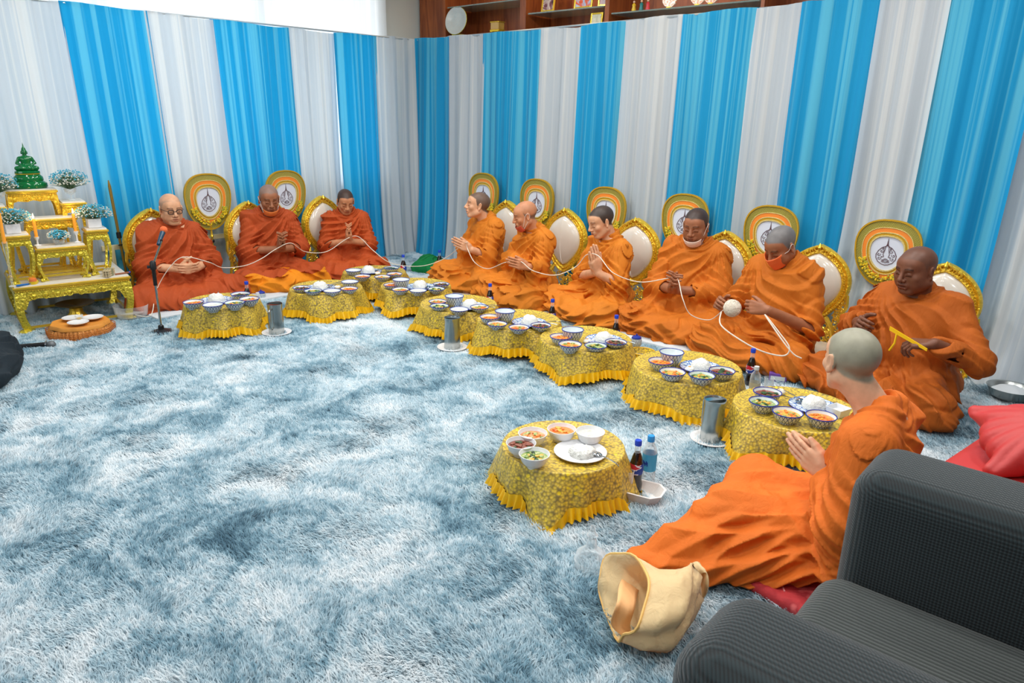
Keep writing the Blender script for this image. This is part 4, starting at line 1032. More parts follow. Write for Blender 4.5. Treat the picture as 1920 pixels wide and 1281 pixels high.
# ---- materials: skin and cloth
SKINC = dict(light=(222,166,128), tan=(204,138,98), brown=(160,102,70), dark=(118,72,50), pale=(228,176,140))
def skin_mat(name, c):
    m = N(name); a = m.n('ShaderNodeVertexColor', layer_name='Col'); co = m.coord()
    tone = m.ramp(m.noise(co, 22, 4), [(.3, tuple(x*.86 for x in lin(c))), (.7, tuple(min(1, x*1.1) for x in lin(c)))])
    m.set(col=m.mix(1.0, tone, a.outputs[0], 'MULTIPLY'), rough=.48, spec=.4, sss=.0)
    m.bump(m.noise(co, 160, 3), .12, .002); return m.m
SKIN = {k: skin_mat('skin_'+k, c) for k, c in SKINC.items()}
def robe_mat(name, c, sheen=.0):
    m = N(name); co = m.coord(); cl = lin(c)
    m.set(col=m.ramp(m.noise(co, 5, 3), [(.3, tuple(x*.9 for x in cl)), (.7, tuple(min(1, x*1.08) for x in cl))]), rough=.72, spec=.25, sheen=sheen)
    wv = m.noise(m.mapping(co, (1,1,.35)), 30, 3, .8); fine = m.noise(co, 420, 2)
    h = m.math('ADD', wv, m.math('MULTIPLY', fine, .05)); m.bump(h, .4, .014); return m.m
ROBE = {k: robe_mat('robe_'+k, c) for k, c in dict(rust=(178,76,34), rust2=(186,80,34), amber=(228,136,22), orange=(210,122,32), orange2=(198,108,28), deep=(190,98,26), deep2=(178,90,24), bright=(222,112,36)).items()}
def colour_head(V, hc, HR, sc, hair, haircol, lips=.72, brow=.75, band=None, skinc=(200,140,100)):
    """vertex tints for hair stubble, brows, lashes, eye surrounds and lips, plus shade painted into mouth line and nostrils, in head space"""
    q = ((V-hc)@HR)/sc; x, y, z = q[:,0], q[:,1], q[:,2]; C = np.ones((len(V), 3))
    inside = (np.abs(x) < .1) & (z > -.15) & (z < .14) & (np.abs(y) < .14)
    zl = np.interp(y, [-.12,-.085,-.04,.0,.018,.030,.055,.075], [-.058,-.055,-.035,-.008,.006,.046,.066,.080])
    zl = zl+.012*np.clip(np.abs(x)/.05-.6, -1, 1)*(y > .03)
    hm = np.clip((z-zl)/.010+.5, 0, 1)*inside; ear = (np.abs(x) > .078) & (z < .036) & (y > -.035) & (y < .02); hm = hm*(~ear)
    if band is not None: hm = hm*np.clip((band-z+.02*np.sin(y*30))/.02, .15, 1)
    C = C*(1-hm[:,None]*hair)+(np.array(lin(haircol))/np.array(lin(skinc)))*hm[:,None]*hair
    def blob(m, col, s):
        nonlocal C; m = (np.clip(m, 0, 1)*inside*s)[:,None]; C = C*(1-m)+np.array(col)*m
    ax = np.abs(x)
    bz = .0255+.004*np.sin((ax-.012)/.036*PI); blob(1.6*np.exp(-((z-bz)/.0042)**2)*((ax > .012) & (ax < .050) & (y > .05)), (.14,.10,.08), brow)
    blob(1.4*np.exp(-((z+.0045+.002*((ax-.031)/.012)**2)/.0024)**2)*((ax > .016) & (ax < .046) & (y > .06)), (.10,.06,.05), .85)
    blob(np.exp(-(((ax-.031)/.020)**2+((z-.006)/.012)**2))*(y > .06), (.70,.62,.58), .6)
    blob(1.3*np.exp(-((x/.022)**4+((z+.062)/.0105)**4))*(y > .072), (.78,.46,.44), lips)
    blob(1.4*np.exp(-((z+.0612)/.0022)**2-(x/.021)**6)*(y > .07), (.16,.07,.07), .9)  # shade painted into the groove between the lips
    blob(np.exp(-(((ax-.0075)/.004)**2+((z+.039)/.004)**2))*(y > .085), (.25,.12,.10), .8)  # shade painted into the nostril openings
    return C
def noise3(P_, seed, f=6., n=6):
    r = np.random.RandomState(seed); out = np.zeros(P_.shape[:-1], np.float32)
    for i in range(n):
        k = r.normal(size=3)*f; out += np.sin(P_[..., 0]*k[0]+P_[..., 1]*k[1]+P_[..., 2]*k[2]+r.uniform(0, 6.3))
    return out/math.sqrt(n)
def ridge(s, p=.8):
    return np.abs(np.sin(np.pi*s))**p
def pleat(s):
    f = s-np.floor(s); return np.where(f < .80, (f/.80)**1.4, (1-f)/.20)
def inner_ok(C, lo, hi): return ((C > np.array(lo)) & (C < np.array(hi))).all(1)

def person(name_label, loc, yaw, skin='tan', robe='orange', seed=1, g=1.0, sc=1.0, head=dict(), hp=(0,0), htilt=0., hz=.0, hfwd=.04, hx=0., ymax=.62, kwid=1.0, fa=1.0, ff=1.0, cra=1.0,
           hands=None, elbows=None, hair=.6, haircol=(.30,.27,.26), sleeve=(.55,.55), drape_=True, hh=.0038, rh=.0057, lap='cross', bald=None, robe2=None, feet=False, extra=None, lean=.0, hang=(True,True), hwide=1.0, mask=None, glasses=False, category='person'):
    e = empty('person', (*loc[:2], .02 if len(loc) < 3 else loc[2]), yaw-PI/2, name_label, category, 'seated people in orange robes'); e.scale = (sc,)*3
    # ---------- body
    B = SDF(); ly = lean
    sh = v3(0, ly, 0)
    B.ell((0,0,.12), (.17*g,.14*g,.12), k=.04); B.ell((0,.01+ly*.5,.28), (.15*g,.11*g,.16), k=.05); B.ell(v3(0,0,.45)+sh, (.165*g,.105*g,.16), k=.05)
    B.cap(v3(-.15,-.01,.555)+sh, v3(.15,-.01,.555)+sh, .052, k=.05)
    shd = [v3(.160*g**.6,-.005,.54)+sh, v3(-.160*g**.6,-.005,.54)+sh]                      # right (+x), left (-x)
    hc = v3(hx, hfwd+ly, .725+hz); HR = Rz(hp[0])@Rx(-hp[1])@Ry(htilt)
    B.cap(v3(0,-.015,.56)+sh, hc+HR@v3(0,-.02,-.05), .060*g**.5, .054*g**.5, k=.035)
    B.cap(v3(0,-.02,.575)+sh, v3(.11,-.01,.545)+sh, .036, .036, k=.04); B.cap(v3(0,-.02,.575)+sh, v3(-.11,-.01,.545)+sh, .036, .036, k=.04)
    st = head_prims(B, **head); B.xf(HR, hc, hwide, st)
    hlo, hhi = bounds(B, st, .012); hlo = hlo-np.array([0,0,.03])
    hands = hands or [((.03,.30,.42),(0,.35,1),(-1,0,0),{}), ((-.03,.30,.42),(0,.35,1),(1,0,0),{})]
    elbows = elbows or [v3(.235*g,.10,.31), v3(-.235*g,.10,.31)]; boxes = []
    for i, s in enumerate((1, -1)):
        if hands[i] is None: continue
        wr, d, n, kw = hands[i]; el = np.array(elbows[i]); wr = np.array(wr, float)
        B.cap(shd[i], el, .050, .042, k=.02); B.cap(el, wr, .041, .029, k=.012)
        b0, b1 = hand_prims(B, wr+unit(np.array(d, float))*.012, d, n, s, **kw); boxes.append([b0, b1])
    # merge touching hand boxes
    if len(boxes) == 2 and (boxes[0][0] < boxes[1][1]).all() and (boxes[1][0] < boxes[0][1]).all():
        boxes = [[np.minimum(boxes[0][0], boxes[1][0]), np.maximum(boxes[0][1], boxes[1][1])]]
    kn = {'cross': [v3(.33*g**.5,.27,.085), v3(-.33*g**.5,.27,.085)], 'side': [v3(.30,.30,.085), v3(-.36,.22,.085)], 'away': [v3(.10,.47,.13), v3(-.20,.44,.12)]}[lap]
    kn = [k*v3(kwid,1,1) for k in kn]
    an = {'cross': [v3(-.10,.36,.05), v3(.10,.30,.04)], 'side': [v3(-.12,.34,.05), v3(-.34,-.10,.05)], 'away': [v3(-.36,.50,.05), v3(-.40,.56,.045)]}[lap]
    for i, s in enumerate((1, -1)):
        B.cap((s*.09,.02,.10), kn[i], .095, .062, k=.03); B.cap(kn[i], an[i], .058, .036, k=.02)
        fd = unit(an[i]-kn[i]); fd = unit(fd*.6+v3(0 if lap != 'away' else -.5,-.1,0)+v3(0,0,-.1))
        B.cap(an[i], an[i]+fd*.10, .034, .030, k=.02); B.cap(an[i]+fd*.06, an[i]+fd*.15, .034, .024, k=.015)
    if feet:
        for (a, d) in feet:
            a = np.array(a); d = unit(np.array(d)); t = np.cross(d, v3(0,0,1)); b0 = len(B.p)
            B.cap(a, a+d*.11, .034, .030, k=.02); B.cap(a+d*.09-t*.018, a+d*.15-t*.022, .024, .018, k=.01); B.cap(a+d*.09+t*.018, a+d*.14+t*.022, .024, .016, k=.01)
            for q in range(5): B.cap(a+d*.13+t*(-.032+.016*q), a+d*(.178-.007*q)+t*(-.034+.017*q), .0115 if q == 0 else .009, .010 if q == 0 else .0075, k=.003)
            boxes.append(list(bounds(B, b0)))
    parts = []
    def mesh_box(lo, hi, h):
        D, ax, o = B.grid(lo, hi, h); return surfnet(D, o, h)
    parts.append(mesh_box(hlo, hhi, hh))
    for b0, b1 in boxes: parts.append(mesh_box(b0, b1, .0034))
    cl, chh = v3(-.62,-.30,-.0), v3(.62,max(.62,ymax),hlo[2]+.03)
    Vb, Fb = mesh_box(cl, chh, .0105); cen = Vb[Fb].mean(1); keep = ~inner_ok(cen, hlo+.010, hhi-.010)
    for b0, b1 in boxes: keep &= ~inner_ok(cen, b0+.010, b1-.010)
    parts.append((Vb, Fb[keep]))
    V = []; F = []; o = 0
    for v, f in parts: V.append(v); F.append(f+o); o += len(v)
    V = np.concatenate(V); F = np.concatenate(F); V[:, 2] = np.maximum(V[:, 2], .004)
    bo = mesh_obj('body', V, F, SKIN[skin], e); C = colour_head(V, hc, HR, hwide, hair, haircol, band=bald, skinc=SKINC[skin])
    ca = bo.data.color_attributes.new('Col', 'FLOAT_COLOR', 'POINT'); ca.data.foreach_set('color', np.concatenate([C, np.ones((len(C), 1))], 1).astype(np.float32).ravel())
    # ---------- robe
    S = SDF(); r = np.random.RandomState(seed)
    S.ell((0,-.01,.13), (.215*g,.185*g,.15), k=.05); S.ell((0,.015+ly*.5,.28), (.185*g,.15*g,.19), k=.06); S.ell(v3(0,-.002,.44)+sh, (.192*g,.135*g**.8,.17), k=.05)
    S.cap(v3(-.140*g**.6,-.005,.548)+sh, v3(.140*g**.6,-.005,.548)+sh, .062, k=.06)
    for s in (1,-1): S.cap(v3(s*.040,-.018,.628)+sh, v3(s*.14*g**.5,-.008,.562)+sh, .040, .058, k=.05)
    wrists = []
    for i, s in enumerate((1,-1)):
        if hands[i] is None: continue
        el = np.array(elbows[i]); wr = np.array(hands[i][0], float); wrists.append((el, wr))
        S.cap(shd[i]+v3(0,0,-.005), el, .078*g**.3, .070*g**.3, k=.05)
        end = el+(wr-el)*sleeve[i]
        S.cap(el, end, .070, .056, k=.035)
        if hang[i]:        # cloth hanging from the forearm to the lap
            m = el+(wr-el)*max(.25, sleeve[i]*.8)
            low = v3(m[0]*.9, m[1]-.02, .16)
            S.cap(m-v3(0,0,.02), low, .045, .07, k=.05); S.cap(el-v3(0,0,.02), v3(el[0]*.95, el[1]-.03, .14), .062, .085, k=.05)
    for i, s in enumerate((1,-1)):
        S.cap((s*.09,.03,.115), kn[i]+v3(0,0,.015), .128*g**.5, .098, k=.06); S.cap(kn[i]+v3(0,0,.005), an[i]+v3(0,0,.01), .092, .074, k=.05)
        S.ell(kn[i]*v3(1.02,1.0,0)+v3(0,0,.05), (.12,.11,.06), k=.05)
    if lap == 'cross': S.ell((0,.29,.065), (.33*g**.4*kwid,.16,.085), k=.07)
    elif lap == 'side': S.ell((-.03,.28,.065), (.33*kwid,.17,.085), k=.07); S.ell((-.33*kwid,.06,.05), (.14,.22,.07), k=.06)
    else: S.ell((-.10,.32,.065), (.24,.22,.12), k=.07)
    if extra: extra(S)
    for i in range(len(wrists)):        # sleeve mouths
        el, wr = wrists[i]; sv = sleeve[i] if len(wrists) == 2 else sleeve[0]
        if sv < 1.2: S.cap(el+(wr-el)*(sv*.55), el+(wr-el)*1.25, .033, .043, k=.012, sub=True)
    S.cap(v3(0,-.008,.52)+sh, hc+HR@v3(0,-.02,.02), .036, .088, k=.012, sub=True)
    lo, hi = v3(-.66,-.30,-.012), v3(.66,ymax,.69)
    D, ax, o = S.grid(lo, hi, rh)
    band = np.abs(D) < .045; I = np.nonzero(band)
    Pp = np.stack([ax[0][I[0]], ax[1][I[1]], ax[2][I[2]]], -1).astype(np.float32)
    x, y, z = Pp[:,0], Pp[:,1], Pp[:,2]
    w1 = noise3(Pp, seed, 7*ff); w2 = noise3(Pp, seed+50, 16*ff); w3 = noise3(Pp, seed+90, 4.*ff)
    # folds fanning from the left shoulder across the chest and back
    fl = 1 if seed % 3 else -1; ls = v3(-.15*fl, 0, .64)
    angf = np.arctan2(z-ls[2], (x-ls[0])*fl+.30*np.abs(y)); rad = np.sqrt((z-ls[2])**2+(x-ls[0])**2)
    fan = pleat(angf*3.6+.38*w1+.75*w3)*np.clip((rad-.045)/.12, 0, 1)
    # cowl folds about the neck
    dn = np.sqrt(x*x+(y*1.1-.01-ly)**2+((z-.64)*1.2)**2); cowl = pleat(dn/.036+.25*w1+.5*np.arctan2(x, y+.2))
    wn = np.clip(1.5-dn/.12, 0, 1)
    # arms: arcs round the elbow
    arm = np.zeros_like(x); wa = np.zeros_like(x)
    for i, (el, wr) in enumerate(wrists):
        de = np.sqrt((x-el[0])**2+(y-el[1])**2+(z-el[2])**2)
        am = pleat((x*(.55 if el[0] > 0 else -.55)+z*1.0-y*.75)/.072+.7*w1+.15*w2)*.75; m = np.clip(1.9-de/.13, 0, 1)
        arm = np.where(m > wa, am, arm); wa = np.maximum(wa, m)
    # lap folds running out from the waist
    al = np.arctan2(x, y+.10); lapf = pleat(al*2.1*fl+z*9+.5*w1+.7*w3); lap2 = pleat((y*.5*fl+z*1.2-x*.5)/.085+.8*w1+.5*w3)
    wl = np.clip((.235-z)/.06, 0, 1)
    fold = fan*(1-wl)+(.80*lapf+.75*lap2)*wl; fold = fold*(1-wn)+cowl*wn; fold = fold*(1-wa*.85)+arm*wa*.85
    calm = .45+.55*np.clip(.5+.9*noise3(Pp, seed+7, 9.), 0, 1)
    amp = .032*fa*(1+.15*wl)*calm
    crease = 1-np.minimum(1, np.abs(noise3(Pp, seed+31, 13.))*3.2)
    D[I] = D[I]-(fold-.45)*amp-.005*w1-.002*w2+.0085*crease*cra
    zz = ax[2][None, None, :]; D = np.maximum(D, -(zz-.002))
    V, F = surfnet(D, o, rh)
    if robe2:
        cenz = V[F]; cz = cenz.mean(1); cond = (cz[:,2]+.02*np.sin(cz[:,0]*20) < .15) & (cz[:,1] > .02); mids = cond.astype(int)
        ro = mesh_obj('robe', V, F, None, e, True, mids, [ROBE[robe], ROBE[robe2]])
    else: ro = mesh_obj('robe', V, F, ROBE[robe], e)
    # ---------- accessories in head space
    def HM(p): return HR@(np.array(p)*hwide)+hc
    if glasses:
        g_ = G()
        for s in (-1,1):
            pts = [HM((s*.031+.021*abs(math.cos(a))**.7*(1 if math.cos(a) > 0 else -1), .101-.004*abs(math.cos(a)), .001+.0155*abs(math.sin(a))**.7*(1 if math.sin(a) > 0 else -1))) for a in [2*PI*k/24 for k in range(24)]]
            g_.tube(pts, .0030, 6, closed=True); g_.tube([HM((s*.052,.098,.006)), HM((s*.072,.06,.008)), HM((s*.080,.0,.008))], .0020, 6)
        g_.tube([HM((-.010,.103,.004)), HM((0,.106,.006)), HM((.010,.103,.004))], .002, 6); tag(g_.build('glasses', MAT['black'], e), 'black framed glasses')
    if mask:
        kind, col, lb = mask; V = []; F = []; nu, nv = 18, 9
        z0, z1 = (-.014, -.108) if kind == 'nose' else (-.074, -.125)
        for j in range(nv+1):
            t = j/nv; z = z0+(z1-z0)*t
            for i in range(nu+1):
                a = (i/nu-.5)*2; ww = .066-.016*t*(1 if kind == 'nose' else .6)
                xx = math.sin(a*1.25)*ww*1.02; yy = .030+(.088 if kind == 'nose' else .070)*math.cos(a*1.25)**.75-.020*t*t*(1 if kind == 'nose' else 1.3)+(.012*math.exp(-(a/.35)**2) if kind == 'nose' else .006)*(1-t*.5)+.0018*math.sin(t*PI*7)
                V.append(HM((xx, yy, z+.012*abs(a)**2*(1 if kind == 'nose' else 1.2))))
        for j in range(nv):
            for i in range(nu): q = j*(nu+1)+i; F.append((q, q+1, q+nu+2, q+nu+1))
        mo = mesh_obj('face_mask', np.array(V), np.array(F), simple('mask_cloth', col, .7), e); tag(mo, lb); sm = mo.modifiers.new('t', 'SOLIDIFY'); sm.thickness = .002
        g_ = G()
        for s in (-1,1): g_.tube(catmull([HM((s*.060,.048,z0+.0)), HM((s*.080,.022,-.004)), HM((s*.088,.0,.022)), HM((s*.084,-.022,.008)), HM((s*.078,-.008,-.03)), HM((s*.058,.046,z1+.03))], 4), [.0014]*21, 5)
        g_.build('ear_loop', simple('mask_loop', (238,230,222), .6), mo)
    e.update_tag(); return e, dict(hc=hc, HR=HR)
def LP(loc, yaw, sc, px, py, yl):
    """the point of a sitter's own frame, yl in front of the hips, that lies along a pixel's sight line"""
    R = Rz(yaw-PI/2); o = v3(loc[0], loc[1], .02); rr = ray(px, py); A = R.T@(v3(0,0,CH)-o)/sc; Bv = R.T@rr/sc
    return A+Bv*((yl-A[1])/Bv[1])
def wai(c, d=(0,.45,1), gap=.0165, curl=.03, rz=0., sc=1.0, wx=.0):
    """palms together; c = point between the wrists in body space"""
    c = np.array(c, float); X = Rz(rz)@v3(1,0,0); d = Rz(rz)@np.array(d, float)
    kw = dict(curl=(curl,)*4, thumb=.25, tcurl=.1, tout=.05, sc=sc)
    return [(c+X*gap, d, -X, kw), (c-X*gap, d, X, kw)]
def deg(a): return a*PI/180
# ================================================================ the ten people in robes
GRY = (128,118,112); DK = (42,37,36)
def robed(*a, **k): return person(*a, **k)
def wp(loc, yaw, bs, px, py, yl, **k): return wai(LP(loc, yaw, bs, px, py, yl), **k)
clasp = [((.075,.27,.295),(-1,.30,-.05),(-.1,-1,.15),dict(curl=(.45,.5,.5,.5), thumb=.9, tout=.1)), ((-.075,.265,.28),(1,.38,.12),(.1,-1,.1),dict(curl=(.4,.45,.45,.45), thumb=.9, tout=.1))]
p1 = robed('person in rust robe and black glasses sitting beside the gold altar', (-5.88,2.37), deg(-5), 'light', 'rust', 2, g=1.1, hp=(deg(0),deg(8)), head=dict(mouth=.003, fat=.2), hair=.45, haircol=GRY, hands=clasp, sleeve=(.55,.55), glasses=True, sc=1.0, hfwd=.06, bald=.07, lap='cross')
p2 = robed('person in rust robe over bright orange skirt with an orange mask under the chin', (-5.88,3.22), deg(-18), 'brown', 'rust', 5, g=.95, hp=(deg(0),deg(14)), hair=.6, haircol=GRY, head=dict(old=1.), hands=wai((-.03,.24,.33), d=(0,.75,1), curl=.35), robe2='amber', mask=('chin',(240,130,60),'orange mask pulled under the chin'), sc=1.03, hang=(True,False), sleeve=(.30,.45), hfwd=.07, kwid=.85)
p3 = robed('young dark haired person in rust robe, third from the gold altar', (-5.80,3.96), deg(-30), 'tan', 'rust2', 4, g=.93, hp=(deg(8),deg(24)), hair=.93, haircol=DK, hands=wai((0,.25,.36), d=(0,.30,1), curl=.25), sc=.94, sleeve=(.3,.3), hfwd=.06, kwid=.85)
q = ((-4.55,4.58), deg(254), .99)
p4 = robed('person in orange robe with mouth open, nearest the room corner in the right row', q[0], q[1], 'light', 'orange', 7, g=.96, hp=(deg(-20),deg(-6)), head=dict(mouth=.007), hair=.9, haircol=(84,68,60), hands=wp(*q, 884, 468, .27, d=(0,.9,.45), curl=.12, rz=deg(-10)), lap='side', sc=q[2], sleeve=(.6,.6), hfwd=.09, kwid=.84)
q = ((-3.91,4.50), deg(254), .97)
p5 = robed('bald topped person in orange robe with a mask loop on the ear', q[0], q[1], 'tan', 'orange', 8, hp=(deg(-20),deg(16)), head=dict(mouth=.006, old=1.), hair=.8, haircol=(104,88,80), bald=.03, hands=wp(*q, 990, 500, .27, d=(0,.95,.30), curl=.10, rz=deg(-8)), lap='side', sc=q[2], sleeve=(.75,.75), mask=('chin',(200,80,50),'rust mask hooked under the chin'), hfwd=.10, kwid=.84)
q = ((-3.20,4.56), deg(252), 1.0)
p6 = robed('dark haired person in orange robe with joined palms at the chin', q[0], q[1], 'light', 'orange', 10, hp=(deg(-8),deg(20)), hair=.96, haircol=DK, hands=wp(*q, 1119, 512, .22, d=(0,.26,1), curl=.04, sc=1.08, rz=deg(0)), sc=q[2], sleeve=(.12,.25), lap='side', hang=(False,True), hfwd=.09, elbows=[v3(.20,.10,.27), v3(-.235,.08,.30)], kwid=.84)
p7 = robed('young person in orange robe with a white mask under the chin', (-2.52,4.66), deg(280), 'brown', 'orange2', 11, hp=(deg(0),deg(14)), head=dict(fat=.3), hair=.93, haircol=DK, hands=wai((.04,.27,.325), d=(-.3,.8,.8), curl=.45), sleeve=(.55,.6), mask=('chin',(240,214,196),'pale mask pulled under the chin'), sc=1.05, lap='cross', hfwd=.05, kwid=.84)
q = ((-1.80,4.50), deg(262), 1.03); h1 = LP(*q, 1352, 578, .34); h2 = LP(*q, 1440, 582, .34); BALLC = LP(*q, 1373, 578, .40)
p8 = robed('grey haired person with an orange face mask holding a ball of white thread', q[0], q[1], 'brown', 'orange2', 12, g=1.1, hp=(deg(-12),deg(34)), head=dict(fat=.2), hair=.9, haircol=(104,108,110), mask=('nose',(244,116,58),'bright orange face mask'), sc=q[2], lap='cross', hfwd=.08, hz=-.01, kwid=.84,
    hands=[(tuple(h1+v3(.035,-.07,.005)),(-.15,.9,.35),(-.9,.0,-.3),dict(curl=(.55,.6,.65,.7), thumb=.7, tcurl=.6, tout=.3)), (tuple(h2),(.9,.45,.1),(.3,-.8,-.3),dict(curl=(.9,1.0,1.1,1.1), thumb=.7, tcurl=.6, tout=.5))], elbows=[v3(.27,.10,.30), v3(-.27,.08,.25)], sleeve=(.35,.18), hang=(True,False))
q = ((-.97,4.33), deg(252), 1.0); h1 = LP(*q, 1610, 604, .34); h2 = LP(*q, 1752, 645, .30)
p9 = robed('heavy-set dark skinned person in deep orange robe at the right end of the row', q[0], q[1], 'dark', 'deep2', 9, g=1.3, sc=q[2], head=dict(fat=1., mouth=.006, wide=1.06), hp=(deg(-6),deg(10)), hair=.45, haircol=(78,58,50), hh=.0034, hwide=1.06, hfwd=.09, hz=.01, kwid=.85,
    hands=[(tuple(h1),(-.5,.8,.2),(-.7,-.4,-.3),dict(curl=(.6,.7,.8,.8), thumb=.8, tcurl=.5)), (tuple(h2),(.85,.45,-.15),(.25,-.2,-1),dict(curl=(.6,.7,.8,.9), thumb=.7, tcurl=.6, tout=.4))], elbows=[v3(.30,.10,.36), v3(-.40,.06,.33)], sleeve=(.7,.80), hang=(True,False))
def fgx(S):
    S.chain([(-.10,.12,.565),(-.185,.10,.555),(-.222,.03,.52),(-.225,-.05,.44),(-.205,-.10,.34),(-.18,-.13,.24)], [.018,.020,.018,.017,.016,.014], k=.010)
    S.cap((-.20,.42,.07), (-.47,.60,.035), .095, .050, k=.06); S.cap((-.40,.45,.03), (-.50,.66,.015), .06, .025, k=.05); S.cap((-.20,.20,.05), (-.38,.42,.03), .09, .06, k=.06)
q = ((-.54,2.42), deg(184), .97)
def w2l(Q, p): return Rz(Q[1]-PI/2).T@(np.array(p)-v3(Q[0][0], Q[0][1], .02))/Q[2]
hw = w2l(q, P(1558, 893, .36)); hd = unit(w2l(q, P(1470, 812, .45))-hw); hn = unit(np.cross(hd, np.cross(hd, v3(1,-.35,0))))*-1
kw_ = dict(curl=(.06,)*4, thumb=.35, tcurl=.1, tout=.05)
p10 = robed('shaven-headed person in bright orange robe seen from behind in the foreground', q[0], q[1], 'pale', 'bright', 13, hp=(deg(-44),deg(4)), hair=.9, haircol=(142,146,128), hh=.0032, rh=.0055, lap='away', sc=q[2], extra=fgx, ymax=.80, hfwd=.12, lean=.05, hz=.03, fa=.85, ff=.7, cra=.25,
    hands=[(hw+hn*.0165, hd, -hn, kw_), (hw-hn*.0165, hd, hn, kw_)], elbows=[v3(.20,.12,.30), v3(-.27,.06,.29)], sleeve=(.6,.80), hang=(False,True), feet=[((-.40,.54,.03),(-.55,.45,0))])
# ================================================================ ALTAR (set of gilt offering tables)
aO, aR = P(25, 540, .33), P(243, 517, .33)
au = Vector((aR.x-aO.x, aR.y-aO.y, 0)); AL = au.length; au.normalize(); av = Vector((-au.y, au.x, 0)); aang = math.atan2(au.y, au.x)
def AT(s, t, z=0): return Vector((aO.x, aO.y, 0))+au*s+av*t+Vector((0,0,z))
def zat(p, py):
    lo, hi = 0., 2.
    for _ in range(40):
        m = (lo+hi)/2; c = CM.T@(np.array([p.x, p.y, m])-np.array([0,0,CH])); yy = c[1]/c[2]*FP+640.5
        if yy > py: lo = m
        else: hi = m
    return lo
def gilt_table(s0, s1, t0, t1, z0, z1, label, leg=.035, apron=.09, mat='gold_pale', rail=True):
    """carved table with cabriole legs, scalloped apron, moulded edge and cream top"""
    W, Dp, Hh = s1-s0, t1-t0, z1-z0
    e = empty('gilt_table', AT(s0, t0, z0), aang, label, 'altar table'); gm = MAT[mat]
    G().box((.004,.004,Hh-.012),(W-.004,Dp-.004,Hh), None, .003).build('table_top', MAT['white_top'], e, False)
    g = G(); g.box((-.006,-.006,Hh-.028),(W+.006,Dp+.006,Hh-.010), None, .006); g.box((.002,.002,Hh-.045),(W-.002,Dp-.002,Hh-.028), None, .004); g.build('moulded_edge', MAT['gold_smooth'], e)
    def scallop(L):
        n = 28; top = [(0, Hh-.045), (L, Hh-.045)]; lowp = []
        for i in range(n+1):
            u = 1-i/n; q = min(u, 1-u)*L
            d = apron*(.45+.25*math.exp(-(q/(.22*L))**2*3)+.12*abs(math.cos(u*PI*3))) if q > leg else apron*1.2
            lowp.append((u*L, Hh-.045-d))
        return top+lowp
    for (o, L, rz) in ((Vector((0,.008,0)), W, 0), (Vector((0,Dp-.008,0)), W, 0), (Vector((.008,0,0)), Dp, PI/2), (Vector((W-.008,0,0)), Dp, PI/2)):
        g = G(); g.prism(scallop(L), .012, Matrix.Translation(o) @ Matrix.Rotation(rz, 4, 'Z'))
        if rz == 0 and o.y < Dp/2:
            k = max(3, int(L/.07))
            for i in range(k):
                x = (i+.5)*L/k; g.ball((x, .0, Hh-.045-apron*.30), (.016,.007,.013), 8); g.tube([(x-.022,.0,Hh-.045-apron*.25),(x-.012,-.003,Hh-.045-apron*.5),(x,.0,Hh-.045-apron*.55),(x+.012,-.003,Hh-.045-apron*.5),(x+.022,.0,Hh-.045-apron*.25)], .004, 5)
            for i in range(int(L/.016)): g.ball((i*.016+.008, -.002, Hh-.040), .0048, 5)
        g.build('apron', gm, e)
    for cx in (0, 1):
        for cy in (0, 1):
            sx, sy = (1 if cx else -1), (1 if cy else -1); bx, by = cx*W, cy*Dp; g = G(); n = 9; V = []; F = []
            for j in range(n):
                t = j/(n-1); z = (Hh-.045)*(1-t); w_ = leg*(1.15-.75*math.sin(t*PI*.85)*.6+(.35 if t > .93 else 0)); bow = .012*math.sin(t*PI*1.3)-(.010*t)
                ox, oy = bx+sx*bow, by+sy*bow
                V += [(ox, oy, z), (ox-sx*w_, oy, z), (ox-sx*w_, oy-sy*w_, z), (ox, oy-sy*w_, z)]
            for j in range(n-1):
                for i in range(4): F.append((j*4+i, j*4+(i+1) % 4, (j+1)*4+(i+1) % 4, (j+1)*4+i))
            F += [(0,1,2,3), tuple((n-1)*4+i for i in range(4))]; g.add(V, F)
            g.ball((bx-sx*leg*.4, by-sy*leg*.4, .012), (leg*.75, leg*.75, .014), 8)
            g.build('leg', gm, e)
    if rail:
        g = G(); g.box((leg,.010,.03),(W-leg,.025,.045)); g.box((leg,Dp-.025,.03),(W-leg,Dp-.010,.045)); g.build('floor_rail', MAT['gold_smooth'], e, False)
        g = G(); g.box((.010,leg,.03),(.025,Dp-leg,.045)); g.box((W-.025,leg,.03),(W-.010,Dp-leg,.045)); g.build('floor_rail', MAT['gold_smooth'], e, False)
    return e
BZ = .335
def S_(px, t, z):   # distance along the altar front where a pixel column meets the vertical plane at depth t
    r = ray(px, 500); n = av; o = AT(0, t); tt = (n.x*o.x+n.y*o.y)/(n.x*r[0]+n.y*r[1]); return (r[0]*tt-aO.x)*au.x+(r[1]*tt-aO.y)*au.y
gilt_table(0, AL, 0, .62, .003, BZ, 'large carved gilt base table of the altar with cream top', .06, .10)
def tab(pa, pb, t0, dp, ytop, label, z0=BZ, mat='gold_pale', **k):
    s0, s1 = max(.005, S_(pa, t0, 0)), S_(pb, t0, 0); z1 = zat(AT((s0+s1)/2, t0), ytop); return gilt_table(s0, s1, t0, t0+dp, z0+.001, z1, label, mat=mat, **k), (s0, s1, z1)
_, cf = tab(74, 167, .06, .15, 461, 'small low gilt table at the front middle of the altar', leg=.022, apron=.06)
_, rt = tab(172, 212, .10, .16, 429, 'small square gilt table at the right front of the altar', leg=.022, apron=.06)
_, lt = tab(8, 66, .04, .16, 440, 'small square gilt table at the left front of the altar', leg=.022, apron=.06)
_, cb = tab(62, 158, .23, .12, 408, 'orange gilt table in the middle row of the altar', mat='gold', leg=.022, apron=.06)
